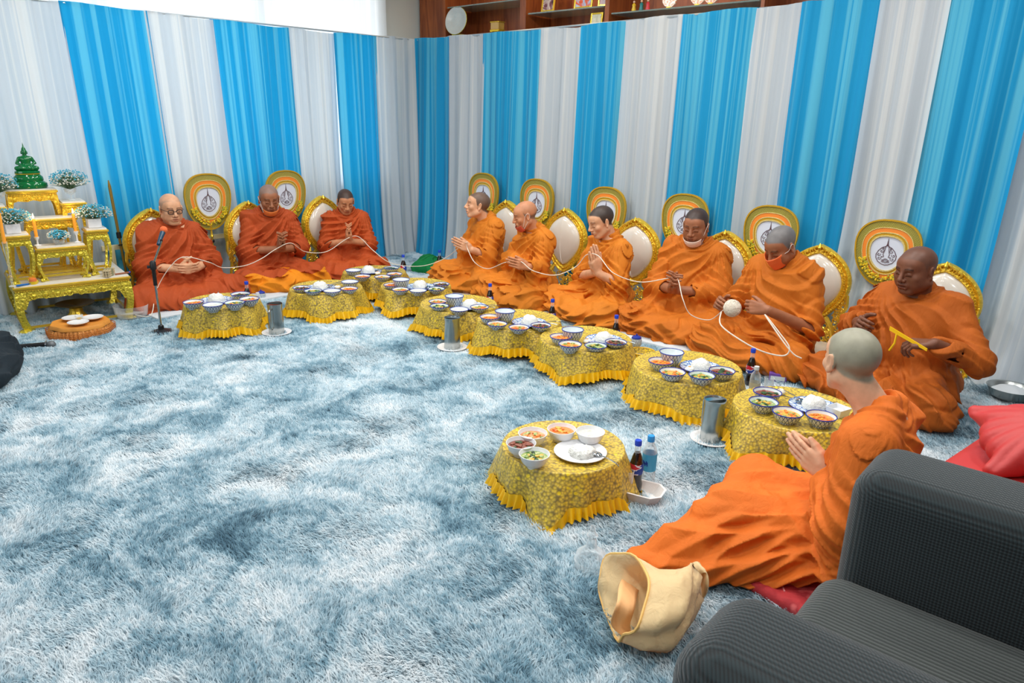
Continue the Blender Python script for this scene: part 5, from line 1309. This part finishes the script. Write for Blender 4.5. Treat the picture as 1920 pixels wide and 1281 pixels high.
_, tp = tab(38, 130, .37, .17, 355, 'tallest gilt table of the altar holding the green statue', mat='gold', leg=.026, apron=.07)
_, br = tab(135, 180, .30, .22, 378, 'tall gilt side table at the back right of the altar', mat='gold', leg=.022, apron=.06)
_, bl = tab(-25, 32, .30, .22, 386, 'tall gilt side table at the back left of the altar', mat='gold', leg=.022, apron=.06)
# green statue ------------------------------------------------------
jade = N('green_crystal'); jade.set(col=lin((10,120,60)), rough=.12, trans=.25, ior=1.4, coat=.5); jade = jade.m
st = empty('seated_statue', AT((tp[0]+tp[1])/2, .455, tp[2]+.001), aang, 'green crystal seated statue on a stepped round base atop the altar', 'statue'); k = .92
def el(a, j): return 1.0
g = G(); g.lathe([(0,0),(.098,0),(.106,.012),(.104,.034),(.09,.046),(.084,.050),(.088,.056),(.084,.078),(.07,.094),(.066,.100),(.074,.106),(.072,.118),(.060,.124),(0,.124)], 36, Matrix.Scale(.72, 4, (0,1,0))); g.build('stepped_base', jade, st)
Sd = SDF(); Sd.ell((0,0,.142), (.062,.036,.020), k=.01); Sd.cap((-.055,-.012,.138),(.03,-.034,.138),.016,.013,k=.008); Sd.cap((.055,-.012,.138),(-.03,-.034,.142),.016,.013,k=.008)
Sd.cap((0,0,.14),(0,.002,.195),.026,.030,k=.015); Sd.cap((-.030,.0,.205),(.030,.0,.205),.014,k=.012)
for s in (-1,1): Sd.cap((s*.036,0,.204),(s*.050,-.002,.172),.0105,.010,k=.005); Sd.cap((s*.050,-.002,.172),(s*.014,-.030,.152),.009,.008,k=.004)
Sd.cap((0,0,.21),(0,0,.235),.011,k=.008); Sd.ell((0,-.002,.248),(.0175,.018,.022),k=.006); Sd.ell((0,0,.268),(.012,.012,.012),k=.006); Sd.cap((0,0,.275),(0,0,.312),.006,.0012,k=.006)
for s in (-1,1): Sd.ell((s*.0175,0,.243),(.003,.005,.011),k=.002)
Sd.ell((0,-.0195,.246),(.003,.004,.006),k=.002)
D_, _a, o_ = Sd.grid((-.09,-.07,.11),(.09,.06,.325),.0022); Vv, Ff = surfnet(D_, o_, .0022); mesh_obj('figure', Vv, Ff, jade, st); G().lathe([(.0,.096),(.074,.098),(.074,.102),(0,.104)], 30, Matrix.Scale(.72,4,(0,1,0))).build('gold_band', MAT['gold_smooth'], st)
st.scale = (1.05,1.05,1.0)
# flowers -----------------------------------------------------------
fb, fw, fg_ = simple('turquoise_petals', (70,176,206), .7), simple('white_petals', (226,226,214), .7), simple('grey_green_sprigs', (86,120,92), .7)
def flowers(s, t, z, R, label, vase, seed, up=.05):
    e = empty('flower_arrangement', AT(s, t, z), aang, label, 'flowers', 'blue and white flower arrangements on the altar'); r = random.Random(seed)
    if vase == 'goblet':
        G().lathe([(0,0),(.022,0),(.022,.004),(.006,.012),(.005,.035),(.012,.042),(.036,.06),(.042,.085),(.040,.085),(.030,.062),(0,.05)], 20).build('glass_vase', clear, e); h0 = .085
    elif vase == 'bowl':
        G().lathe([(0,0),(.02,0),(.034,.012),(.038,.035),(.034,.035),(.03,.014),(0,.006)], 20).build('glass_vase', clear, e); h0 = .035
    else:
        G().box((-.042,-.042,0),(.042,.042,.062), None, .006).build('white_box_vase', MAT['plainwhite'], e, False); h0 = .06
    gb, gw, gg = G(), G(), G()
    for i in range(430):
        a = r.uniform(0, 2*PI); ph = math.acos(r.uniform(-.25, 1)); rr = R*r.uniform(.72, 1.05)
        p = Vector((rr*math.sin(ph)*math.cos(a)*1.12, rr*math.sin(ph)*math.sin(a), h0+up+rr*math.cos(ph)*.72)); s_ = r.uniform(.0034,.0062)
        blue_ = (p.z-h0-up)/R+r.uniform(-.55,.55)+.3*math.sin(a*2+seed) > .22
        (gb if blue_ else gw).ball(p, (s_, s_, s_*.8), 5)
        if i % 2 == 0: q = p*.93; gg.tube([(0,0,h0*.9), Vector((q.x*.5, q.y*.5, h0+(q.z-h0)*.6)), q], .0009, 3, cap=False)
    for i in range(26):
        a = r.uniform(0, 2*PI); ph = math.acos(r.uniform(-.2, 1)); rr = R*.72*r.random()**.4
        gg.ball((rr*math.sin(ph)*math.cos(a), rr*math.sin(ph)*math.sin(a), h0+up+rr*math.cos(ph)*.7), r.uniform(.008,.014), 5)
    tag(gb.build('blue_blossoms', fb, e), kind='stuff'); tag(gw.build('white_blossoms', fw, e), kind='stuff'); tag(gg.build('stems', fg_, e), kind='stuff')
flowers((bl[0]+bl[1])/2, .36, bl[2]+.001, .115, 'blue and white flowers in a glass goblet at the back left of the altar', 'goblet', 1)
flowers((br[0]+br[1])/2, .38, br[2]+.001, .115, 'blue and white flowers in a glass goblet right of the green statue', 'goblet', 2)
flowers((lt[0]+lt[1])/2-.01, .12, lt[2]+.001, .105, 'blue and white flowers in a white pot at the left front of the altar', 'box', 3, .03)
flowers((rt[0]+rt[1])/2, .18, rt[2]+.001, .105, 'white and blue flowers in a white pot at the right front of the altar', 'box', 4, .03)
flowers((cf[0]+cf[1])/2, .13, cf[2]+.001, .062, 'small blue and white posy in a clear bowl at the altar centre', 'bowl', 5, .02)
# candles ------------------------------------------------------------
wax = N('orange_wax'); wax.set(col=lin((250,166,50)), rough=.45, emit=lin((250,150,40)), es=.12, sss=.0); wax = wax.m
flame = N('flame'); flame.set(col=(1,.8,.4), emit=(1,.72,.35), es=14); flame = flame.m
def candle(s, t, z, H, label, lit=True, hold=.06, lean=0):
    e = empty('candle', AT(s, t, z), aang, label, 'candle', 'orange candles on the altar'); e.rotation_euler = (0, lean, aang)
    G().lathe([(0,0),(.022,0),(.022,.004),(.007,.010),(.006,hold*.6),(.014,hold*.8),(.016,hold),(.0,hold)], 16).build('candle_holder', clear if hold > .09 else MAT['plainwhite'], e)
    G().lathe([(0,hold-.01),(.0105,hold-.01),(.0100,hold+H),(0,hold+H-.002)], 14).build('wax', wax, e); G().tube([(0,0,hold+H),(0,0,hold+H+.008)], .0012, 4).build('wick', MAT['black'], e)
    if lit:
        G().lathe([(0,hold+H+.004),(.0045,hold+H+.010),(.0055,hold+H+.018),(.003,hold+H+.030),(0,hold+H+.042)], 10).build('flame', flame, e)
        l = bpy.data.lights.new('flame_light', 'POINT'); l.energy = .35; l.color = (1,.6,.25); l.shadow_soft_size = .02; lo = bpy.data.objects.new('flame_light', l); COL.objects.link(lo); lo.location = AT(s, t-.03, z+hold+H+.03)
candle(cf[0]+.02, .14, cf[2]+.001, .12, 'lit orange candle left of the small posy', True, .06)
candle(cf[1]-.035, .15, cf[2]+.001, .12, 'lit orange candle right of the small posy', True, .08)
candle(S_(17, .02, 0), .022, BZ+.001, .19, 'unlit orange candle in a tall clear holder at the left front of the altar', False, .30)
# small things on the base top
q = AT(S_(57, .035, 0), .03, BZ+.001); e = empty('wax_pot', q, 0, 'small orange and yellow pot on the altar base top', 'pot'); G().lathe([(0,0),(.022,0),(.024,.02),(0,.02)], 16).build('pot_body', simple('yellow_pot', (232,196,40), .4), e); G().lathe([(.024,.0205),(.022,.036),(.014,.042),(0,.042)], 16).build('lid', simple('orange_pot', (226,120,60), .4), e)
q = AT(S_(38, .012, 0), .012, BZ+.001); e = empty('lighter', q, aang+.25, 'blue plastic lighter lying at the front left of the altar top', 'lighter'); G().box((-.045,-.008,0),(.03,.008,.012), None, .005).build('lighter_body', simple('blue_lighter', (30,110,190), .3), e); G().box((.03,-.007,.001),(.045,.007,.011), None, .003).build('metal_head', MAT['chrome'], e)
q = AT(S_(203, .03, 0), .05, BZ+.001); e = empty('candle_bundle', q, aang+1.1, 'bundle of pale sticks lying at the right of the altar top', 'bundle')
for i in range(9):
    G().tube([(-.06,(i % 3-1)*.017,.009+.016*(i//3)),(.06,(i % 3-1)*.017,.009+.016*(i//3))], .008, 7).build('stick', simple('beige_wax', (196,178,140), .5) if i == 0 else bpy.data.materials['beige_wax'], e)
G().box((-.01,-.03,.0),(.01,.03,.052)).build('wrap', simple('paper_wrap', (150,150,120), .6), e, False)
q = AT(S_(228, .05, 0), .055, BZ+.001); e = empty('incense_pack', q, aang+.2, 'thin brown incense stick pack at the right edge of the altar top', 'incense'); G().tube([(-.05,0,.006),(.045,0,.006)], .006, 7).build('incense_stick', simple('incense_brown', (150,90,60), .6), e); G().tube([(.045,0,.006),(.055,0,.006)], .0065, 7).build('tip', MAT['bluecap'], e)
# gold footed tray under the altar
q = AT(AL*.52, .26, .003); e = empty('footed_tray', q, 0, 'gilt footed tray standing on the carpet under the altar table', 'tray')
G().lathe([(0,0),(.07,0),(.068,.02),(.045,.05),(.042,.08),(.05,.085)], 28).build('foot', MAT['gold_smooth'], e); G().lathe([(0,.085),(.05,.085),(.09,.105),(.125,.112),(.128,.118),(.09,.112),(0,.098)], 32).build('dish', simple('dark_gilt_dish', (140,110,50), .3, .6, .2, 30), e)
# ================================================================ MICROPHONES
q = P(303, 622, .01); e = empty('microphone_stand', (q.x, q.y, .004), 0, 'microphone stand with chrome pole in front of the person in glasses', 'microphone stand')
def stand_point(px, py):   # points in the upright plane through the stand base that faces the eye
    n = Vector((q.x, q.y, 0)).normalized(); r = ray(px, py); t = (n.x*q.x+n.y*q.y)/(n.x*r[0]+n.y*r[1]); return Vector((r[0]*t-q.x, r[1]*t-q.y, CH+r[2]*t-.004))
G().lathe([(0,0),(.085,0),(.088,.008),(.05,.018),(.02,.026),(.018,.05),(.012,.055),(0,.055)], 28).build('base', MAT['black'], e)
jt = stand_point(292, 497); G().tube([(0,0,.05),(0,0,jt.z-.12)], .008, 10).build('pole', MAT['chrome'], e)
G().tube([(0,0,jt.z-.14),(0,0,jt.z)], .013, 10).build('grip', MAT['black'], e); G().lathe([(0,-.03),(.02,-.03),(.02,.02),(.012,.03),(0,.03)], 12, T(0,0,jt.z)).build('clutch', MAT['black'], e)
G().tube([(0,0,jt.z-.01),(-.02,-.03,jt.z-.012)], [.006,.012], 8).build('knob', MAT['black'], e)
mb = stand_point(303, 452); G().tube([(0,0,jt.z), mb], .007, 8).build('boom', MAT['steel'], e)
ma, mt = stand_point(298, 455)+Vector((.0,0,0)), stand_point(318, 436)+Vector((-.10,0,0)); ax = (mt-ma).normalized()
G().tube([ma-ax*.02, ma+ax*.02, mt-ax*.02], [.011,.013,.017], 12).build('microphone_body', simple('mic_blue_black', (26,60,84), .35), e)
G().tube([mb, ma+ax*.02], .010, 8).build('clip', MAT['black'], e)
g = G(); g.ball(mt+ax*.008, .026, 14); g.build('orange_windscreen', simple('orange_foam', (236,110,60), .9, 0, .1, 60, .6, 200), e)
q2 = P(66, 650, .02); e = empty('handheld_microphone', (q2.x, q2.y, .016), 0, 'black handheld microphone lying on the carpet beside the dark trousered knee', 'microphone'); d_ = (P(92, 648, .02)-P(38, 651, .02)); e.rotation_euler = (0,0,math.atan2(d_.y, d_.x)); e.scale = (1.25,1.35,1.35)
G().tube([(-.13,0,.006),(-.1,0,.006),(.05,0,.008)], [.009,.011,.014], 12).build('microphone_body', MAT['black'], e); G().tube([(.05,0,.008),(.057,0,.008)], .021, 14).build('collar', MAT['chrome'], e); G().ball((.074,0,.008), (.022,.019,.019), 12).build('grille', simple('grey_mesh', (120,124,128), .5, .6, 0, 8, .5, 300), e)
# person in black at the left edge
KN = P(4, 664, .08)
pb = person('person in dark clothes kneeling at the left edge, only one knee in view', (KN.x+.13,KN.y-.42), deg(60), 'tan', 'rust', 21, hp=(deg(20),deg(5)), hair=.95, haircol=DK, hands=wai((0,.25,.3), d=(0,.8,.5), curl=.3), sleeve=(.9,.9), hang=(False,False))[0]
blackc = simple('dark_navy_cloth', (18,34,44), .85, 0, .1, 20, .3, 40)
for ch in pb.children:
    if ch.name.startswith('robe'): ch.data.materials.clear(); ch.data.materials.append(blackc); ch.name = 'dark_clothing'
pb['group'] = ''; del pb['group']
# ================================================================ green cloth heap
def heap(name, c, R, H, mat, label, seed, rz=0, cat='cloth', nz=9., h=.007, amp=.02):
    S = SDF(); r = random.Random(seed)
    for i in range(7): S.ell((r.uniform(-.5,.5)*R[0], r.uniform(-.5,.5)*R[1], H*.25), (R[0]*r.uniform(.35,.6), R[1]*r.uniform(.35,.6), H*r.uniform(.4,.75)), k=.05)
    D, ax, o = S.grid((-R[0]*1.3,-R[1]*1.3,-.01), (R[0]*1.3,R[1]*1.3,H*1.4), h)
    Pp = np.stack(np.meshgrid(*ax, indexing='ij'), -1).astype(np.float32); w = noise3(Pp, seed, nz); w2 = noise3(Pp, seed+5, nz*.5)
    D = D-(pleat(w*.8+w2*.9+Pp[...,0]*8)-.4)*amp; D = np.maximum(D, -(ax[2][None,None,:]-.002)); V, F = surfnet(D, o, h)
    ob = mesh_obj(name, V, F, mat); ob.location = c; ob.rotation_euler = (0,0,rz); return tag(ob, label, cat)
q = P(800, 512, .02); heap('green_cloth', (q.x, q.y+.12, .004), (.24,.14), .16, robe_mat('green_satin', (12,120,62)), 'heap of green cloth on the floor near the room corner', 3, .3)
q = P(1562, 705, .02); heap('orange_cloth', (q.x, q.y, .03), (.18,.14), .15, ROBE['orange'], 'crumpled orange cloth between the two rightmost seated people', 6, .3)
q = P(1570, 668, .05); heap('ochre_cloth', (q.x+.03, q.y+.12, .03), (.13,.12), .19, robe_mat('ochre_cloth', (176,112,34)), 'folded ochre cloth behind the crumpled orange cloth', 8, .8)
q = P(462, 545, .02); heap('foot_heap', (q.x, q.y, .03), (.05,.08), .15, robe_mat('foot_heap', (160,120,92)), 'small brown rag beside the knee of the person in glasses', 9, .3, amp=.01)  # cloth heap standing in for the bare foot
# steel bowl at the right
q = P(1893, 742, .03); e = empty('metal_bowl', (q.x, q.y, .004), 0, 'dull metal bowl on the carpet at the far right by the curtain', 'bowl'); G().lathe([(0,0),(.06,0),(.1,.03),(.12,.075),(.125,.078),(.115,.074),(.09,.03),(0,.01)], 32).build('bowl_body', MAT['steel'], e); G().lathe([(0,.045),(.10,.045),(.06,.075),(0,.085)], 20, None, lambda a, j: 1+.06*math.sin(5*a)).build('grey_cloth', matw, e)
# ================================================================ thread
cot = simple('white_cotton_thread', (232,222,206), .8, 0, .06, 80, .5, 300)
def HP(p, px, py, yl): return None
def W3(q, v): R = Rz(q[1]-PI/2); o = v3(q[0][0], q[0][1], .02); r = R@(np.array(v)*q[2])+o; return Vector(r)
Q1=((-5.88,2.37),deg(-5),1.0); Q2=((-5.88,3.22),deg(-18),1.03); Q3=((-5.80,3.96),deg(-30),.94); Q4=((-4.55,4.58),deg(254),.99); Q5=((-3.91,4.50),deg(254),.97); Q6=((-3.20,4.56),deg(252),1.0); Q7=((-2.52,4.66),deg(280),1.05); Q8=((-1.80,4.50),deg(262),1.03)
def on(Q, px, py, yl): return W3(Q, LP(*Q, px, py, yl))
def mid(a, b, px, py, k=1.0):    # sagging point between two hands, on the sight line of a pixel
    m = (a+b)/2; d = math.hypot(m.x, m.y); r = ray(px, py); t = k*d/math.hypot(r[0], r[1]); return Vector((r[0]*t, r[1]*t, CH+r[2]*t))
h1a, h1b = on(Q1, 345, 482, .34), on(Q1, 392, 492, .34); h2a, h2b = on(Q2, 516, 468, .34), on(Q2, 545, 456, .34); h3a, h3b = on(Q3, 650, 448, .32), on(Q3, 672, 444, .32)
h4 = on(Q4, 873, 455, .34); h4b = on(Q4, 876, 465, .33); h5 = on(Q5, 948, 492, .36); h5b = on(Q5, 975, 490, .35); h6 = on(Q6, 1100, 478, .28); h6b = on(Q6, 1122, 480, .28); h7 = on(Q7, 1252, 522, .36); h7b = on(Q7, 1270, 522, .36)
base_ = P(255, 598, .03); pts = [base_+Vector((0,0,.03)), P(284, 598, .03)+Vector((.0,.0,.03)), mid(h1a, h1a, 293, 545), mid(h1a, h1a, 318, 502), h1a, h1b, mid(h1b, h2a, 418, 502), mid(h1b, h2a, 460, 498), mid(h1b, h2a, 492, 484), h2a, h2b, mid(h2b, h3a, 572, 472), mid(h2b, h3a, 612, 472), h3a, h3b,
  mid(h3b, h4, 700, 470), mid(h3b, h4, 735, 494), mid(h3b, h4, 790, 499), mid(h3b, h4, 835, 484), h4, h4b, mid(h4b, h5, 890, 492), mid(h4b, h5, 915, 504), h5, h5b, mid(h5b, h6, 1000, 508), mid(h5b, h6, 1042, 516), mid(h5b, h6, 1080, 500), h6, h6b, mid(h6b, h7, 1150, 512), mid(h6b, h7, 1200, 529), h7, h7b]
b8 = W3(Q8, BALLC)
pts += [mid(h7b, b8, 1280, 560), mid(h7b, b8, 1295, 590), mid(h7b, b8, 1330, 600), b8+Vector((-.05,-.02,-.02))]
th = empty('sacred_thread', (0,0,0), 0, 'long white cotton thread looping from hand to hand along both rows', 'thread'); G().tube(catmull(pts, 8), .0032, 6).build('thread', cot, th)
lp = [b8+Vector((-.055,-.03,-.03)), mid(b8, b8, 1352, 610, .975), mid(b8, b8, 1392, 640, .955), mid(b8, b8, 1432, 660, .95), mid(b8, b8, 1470, 667, .95), mid(b8, b8, 1480, 652, .955), mid(b8, b8, 1462, 625, .965), on(Q8, 1434, 590, .38), mid(b8,b8,1468,640,.955), mid(b8, b8, 1488, 664,.95), mid(b8,b8,1503,672,.95)]
G().tube(catmull(lp, 8), .0042, 6).build('loose_loop', cot, th)
bl_ = empty('thread_ball', b8, 0, 'fist sized ball of white thread held by the grey haired masked person', 'ball of thread')
g = G(); g.ball((0,0,0), .052, 20); g.build('ball_core', cot, bl_); g = G(); r = random.Random(2)
for i in range(40):
    M_ = Matrix.Rotation(r.uniform(0,6.3), 4, 'X') @ Matrix.Rotation(r.uniform(0,6.3), 4, 'Y'); zz_ = r.uniform(-.035,.035); R_ = math.sqrt(.0535**2-zz_**2); g.tube([(R_*math.cos(a), R_*math.sin(a), zz_) for a in [2*PI*k/20 for k in range(20)]], .0016, 4, M_, closed=True)
g.build('wound_strands', cot, bl_)
# yellow strip held by the rightmost person
Q9 = ((-.97,4.33), deg(252), 1.0); a, b = on(Q9, 1668, 618, .36), on(Q9, 1738, 658, .36); e = empty('yellow_strip', a, 0, 'bright yellow folded strip held by the heavy-set person', 'strip'); yel = simple('yellow_plastic', (240,190,10), .35)
d_ = b-a; g = G(); V = []; F = []
for i in range(9):
    t = i/8; p_ = d_*t; w_ = .017*(1-.35*t); V += [p_+Vector((0,.004,w_)), p_+Vector((0,.004,-w_*.2)), p_+Vector((0,-.004,-w_*.2)), p_+Vector((0,-.004,w_))]
for i in range(8):
    for q_ in range(4): F.append((i*4+q_, i*4+(q_+1) % 4, (i+1)*4+(q_+1) % 4, (i+1)*4+q_))
F += [(0,1,2,3),(32,33,34,35)]; g.add(V, F); g.build('strip', yel, e); G().tube([d_*.2, d_*.2+Vector((.0,-.01,-.05)), d_*.1+Vector((-.0,-.01,-.10))], .006, 6).build('hanging_tail', yel, e)
# ================================================================ FOREGROUND: dark armchair, cushion, red seat, cream bag
def fab(name, c, c2, kind, sc):
    m = N(name); co = m.coord()
    if kind == 'rib':
        w_ = m.n('ShaderNodeTexWave', wave_type='BANDS', bands_direction='Y'); w_.inputs['Scale'].default_value = sc; w_.inputs['Distortion'].default_value = .3; m.l(co, w_.inputs['Vector']); h = w_.outputs['Fac']
        h = m.math('ADD', h, m.math('MULTIPLY', m.noise(co, 200, 2), .4))
    else:
        sp = m.n('ShaderNodeSeparateXYZ'); m.l(co, sp.inputs[0])
        xx = m.math('SINE', m.math('MULTIPLY', m.math('ADD', sp.outputs[0], sp.outputs[2]), sc)); yy = m.math('SINE', m.math('MULTIPLY', m.math('ADD', m.math('SUBTRACT', sp.outputs[0], sp.outputs[2]), m.math('MULTIPLY', sp.outputs[1], 1.3)), sc)); h = m.math('MULTIPLY', xx, yy)
        h = m.math('ADD', m.math('MULTIPLY', h, .5), .5)
    m.set(col=m.ramp(h, [(.2, lin(c2)), (.8, lin(c))]), rough=.85, sheen=.25); m.bump(h, .6, .004); return m.m
armf = fab('dark_waffle_fabric', (28,44,48), (6,14,17), 'hex', 420); seatf = fab('grey_ribbed_fabric', (56,63,60), (26,32,31), 'rib', 26)
def rbox(name, lo, hi, rad, mat, parent, sag=None, seg=6):
    bm = bmesh.new(); bmesh.ops.create_cube(bm, size=1); c = [(a+b)/2 for a, b in zip(lo, hi)]; d = [b-a for a, b in zip(lo, hi)]
    for v in bm.verts: v.co = Vector((v.co.x*d[0]+c[0], v.co.y*d[1]+c[1], v.co.z*d[2]+c[2]))
    bmesh.ops.bevel(bm, geom=bm.edges[:], offset=rad, segments=seg, profile=.5, affect='EDGES'); me = bpy.data.meshes.new(name); bm.to_mesh(me); bm.free()
    me.polygons.foreach_set('use_smooth', np.full(len(me.polygons), True)); me.materials.append(mat); o = bpy.data.objects.new(name, me); COL.objects.link(o); o.parent = parent; return o
sofa = empty('armchair', (-.47, .93, 0), math.radians(2), 'dark grey fabric armchair with ribbed seat in the near right foreground', 'armchair')
rbox('near_arm', (-.03,0,.06), (.85,.30,.64), .085, armf, sofa); rbox('far_arm', (.03,.80,.06), (.85,1.08,.69), .07, armf, sofa)
rbox('seat_cushion', (.01,.285,.22), (.75,.805,.425), .07, seatf, sofa); rbox('seat_base', (.05,.26,.06), (.80,.82,.24), .03, armf, sofa)
rbox('backrest', (.68,.28,.2), (.92,.82,.95), .08, armf, sofa)
for x in (.08,.78):
    for y in (.08,1.0): G().lathe([(0,0),(.02,0),(.025,.07),(0,.07)], 12, T(x, y, .0)).build('leg', MAT['black'], sofa)
# patterned red floor cushion under the foreground person
redp = N('red_patterned_cloth'); co = redp.coord(); v = redp.voro(co, 7, 'F1', 'Distance')
redp.set(col=redp.ramp(redp.noise(co, 6, 3, 1), [(.4, lin((196,54,58))), (.52, lin((170,40,48))), (.62, lin((214,96,96)))]), rough=.8); redp.bump(redp.noise(co, 30, 3), .5, .01); redp = redp.m
fc = empty('floor_cushion', (-.60, 2.32, .0), -.15, 'red patterned floor cushion under the person seen from behind', 'cushion')
rbox('cushion_body', (-.44,-.30,.002), (.36,.30,.05), .022, redp, fc)
g = G()
for (x, y, s) in ((-.1,-.24,1),(-.3,-.18,.8),(.1,-.26,.8)): g.tube([(x-.05*s,y-.02,.051),(x,y+.03,.0515),(x+.05*s,y-.02,.051)], .003, 5)
g.build('printed_lines', simple('pink_print', (230,150,150), .7), fc)
# red seat with puffy pillow at the right
red = simple('red_leather', (198,56,54), .5, 0, .06, 5, .25, 30)
rs = empty('red_sofa', (-.53, 2.86, 0), math.radians(-8), 'red leather sofa at the right edge behind the armchair', 'seat')
rbox('seat_body', (.02,-.1,.0), (1.0,.58,.30), .08, red, rs); rbox('seat_back', (.62,-.05,.28), (1.0,.56,.62), .12, red, rs)
S = SDF(); S.ell((0,0,0), (.24,.17,.085), k=.03)
for sx in (-1,1):
    for sy in (-1,1): S.cap((sx*.10,sy*.07,0),(sx*.235,sy*.165,0),.06,.02,k=.06)
D, ax, o = S.grid((-.3,-.24,-.13),(.3,.24,.13),.008); Pp = np.stack(np.meshgrid(*ax, indexing='ij'), -1).astype(np.float32)
an_ = np.arctan2(Pp[...,1], Pp[...,0]); rr_ = np.hypot(Pp[...,0], Pp[...,1]); D = D-.010*ridge(an_*4.3+noise3(Pp, 4, 5)*.2)*np.clip((rr_-.10)/.12, 0, 1)
V, F = surfnet(D, o, .008); pil = mesh_obj('red_pillow', V, F, red); pp = P(1862, 815, .40); pil.location = (pp.x+.19, pp.y+.06, .43); pil.rotation_euler = (math.radians(18), math.radians(-14), math.radians(20)); tag(pil, 'puffy red leather pillow resting on the red sofa', 'pillow')
# cream cloth bag standing crumpled on the carpet
cream = N('cream_cotton'); cream.set(col=lin((246,220,166)), rough=.75, sheen=.1); tr = cream.n('ShaderNodeBsdfTranslucent'); tr.inputs[0].default_value = (*lin((244,190,120)), 1); mx = cream.n('ShaderNodeMixShader'); mx.inputs[0].default_value = .25
cream.l(cream.b.outputs[0], mx.inputs[1]); cream.l(tr.outputs[0], mx.inputs[2]); cream.l(mx.outputs[0], cream.out.inputs[0]); cream.bump(cream.noise(cream.coord(), 14, 4, 1), .5, .02); cream = cream.m
bag = empty('cloth_bag', (0,0,0), 0, 'crumpled cream cotton shoulder bag lying open on the carpet before the armchair', 'bag')
bc = P(1200, 1200, .0); c0 = P(1150, 1165, 0); c1 = P(1250, 1215, 0); c2 = P(1300, 1085, .16)
# bag shell: an open sheet tube leaning back, its mouth facing left
ctr = [(P(1165,1120,.10), .16, .10), (P(1205,1135,.11), .15, .105), (P(1245,1140,.11), .135, .10), (P(1275,1120,.12), .10, .08), (P(1300,1095,.13), .06, .055)]
V = []; F = []; n = 44; dirv = (ctr[-1][0]-ctr[0][0]); dirv.z = 0; dirv.normalize(); side = Vector((-dirv.y, dirv.x, 0)); rows = []
m_ = 16
for j in range(m_+1):
    t = j/m_*(len(ctr)-1); i0 = min(int(t), len(ctr)-2); u = t-i0
    c = ctr[i0][0].lerp(ctr[i0+1][0], u); a_ = ctr[i0][1]*(1-u)+ctr[i0+1][1]*u; b_ = ctr[i0][2]*(1-u)+ctr[i0+1][2]*u
    for i in range(n):
        th_ = 2*PI*i/n; w_ = 1+.10*math.sin(3*th_+j*.22)+.05*math.sin(7*th_+j*.35)
        p = c+side*(a_*math.cos(th_)*w_)+Vector((0,0,1))*(b_*math.sin(th_)*w_)+dirv*(.05*math.sin(th_)*(1-j/m_)+.012*math.sin(5*th_+j)*(j/m_)-.02*math.cos(th_*2)*(1-j/m_))
        V.append((p.x, p.y, max(.006, p.z)))
for j in range(m_):
    for i in range(n): F.append((j*n+i, j*n+(i+1) % n, (j+1)*n+(i+1) % n, (j+1)*n+i))
F.append(tuple(m_*n+i for i in range(n)))
ob = G().add(V, F).build('bag_body', cream, bag, angle=3); so = ob.modifiers.new('t', 'SOLIDIFY'); so.thickness = .004
G().tube([V[i] for i in range(n)], .0045, 6, closed=True).build('hem', simple('orange_cream_hem', (240,190,110), .7), bag)
fl = [P(1190,1065,.02), P(1160,1090,.10), P(1150,1130,.13), P(1140,1170,.06), P(1165,1200,.015)]   # inner folded lining
V2 = []; F2 = []
cp = catmull(fl, 5)
for j, p in enumerate(cp):
    for s in range(6): V2.append(p+dirv*(.012*s+.01)+Vector((0,0,-.006*s))+side*(.006*math.sin(s*2+j*.4)))
for j in range(len(cp)-1):
    for s in range(5): F2.append((j*6+s, j*6+s+1, (j+1)*6+s+1, (j+1)*6+s))
ob = G().add([(v[0], v[1], max(.008, v[2])) for v in V2], F2).build('lining', simple('peach_lining', (246,190,130), .7), bag, angle=3); so = ob.modifiers.new('t', 'SOLIDIFY'); so.thickness = .003
st_ = catmull([P(1300,1075,.14), P(1318,1068,.17), P(1322,1092,.14), P(1312,1115,.08), P(1290,1110,.10)], 6)
V3 = []; F3 = []
for j, p in enumerate(st_):
    for s in range(4): V3.append(p+side*(-.02+.02*s)+Vector((0,0,.004*math.sin(s*2))))
for j in range(len(st_)-1):
    for s in range(3): F3.append((j*4+s, j*4+s+1, (j+1)*4+s+1, (j+1)*4+s))
ob = G().add(V3, F3).build('strap', cream, bag, angle=3); so = ob.modifiers.new('t', 'SOLIDIFY'); so.thickness = .004
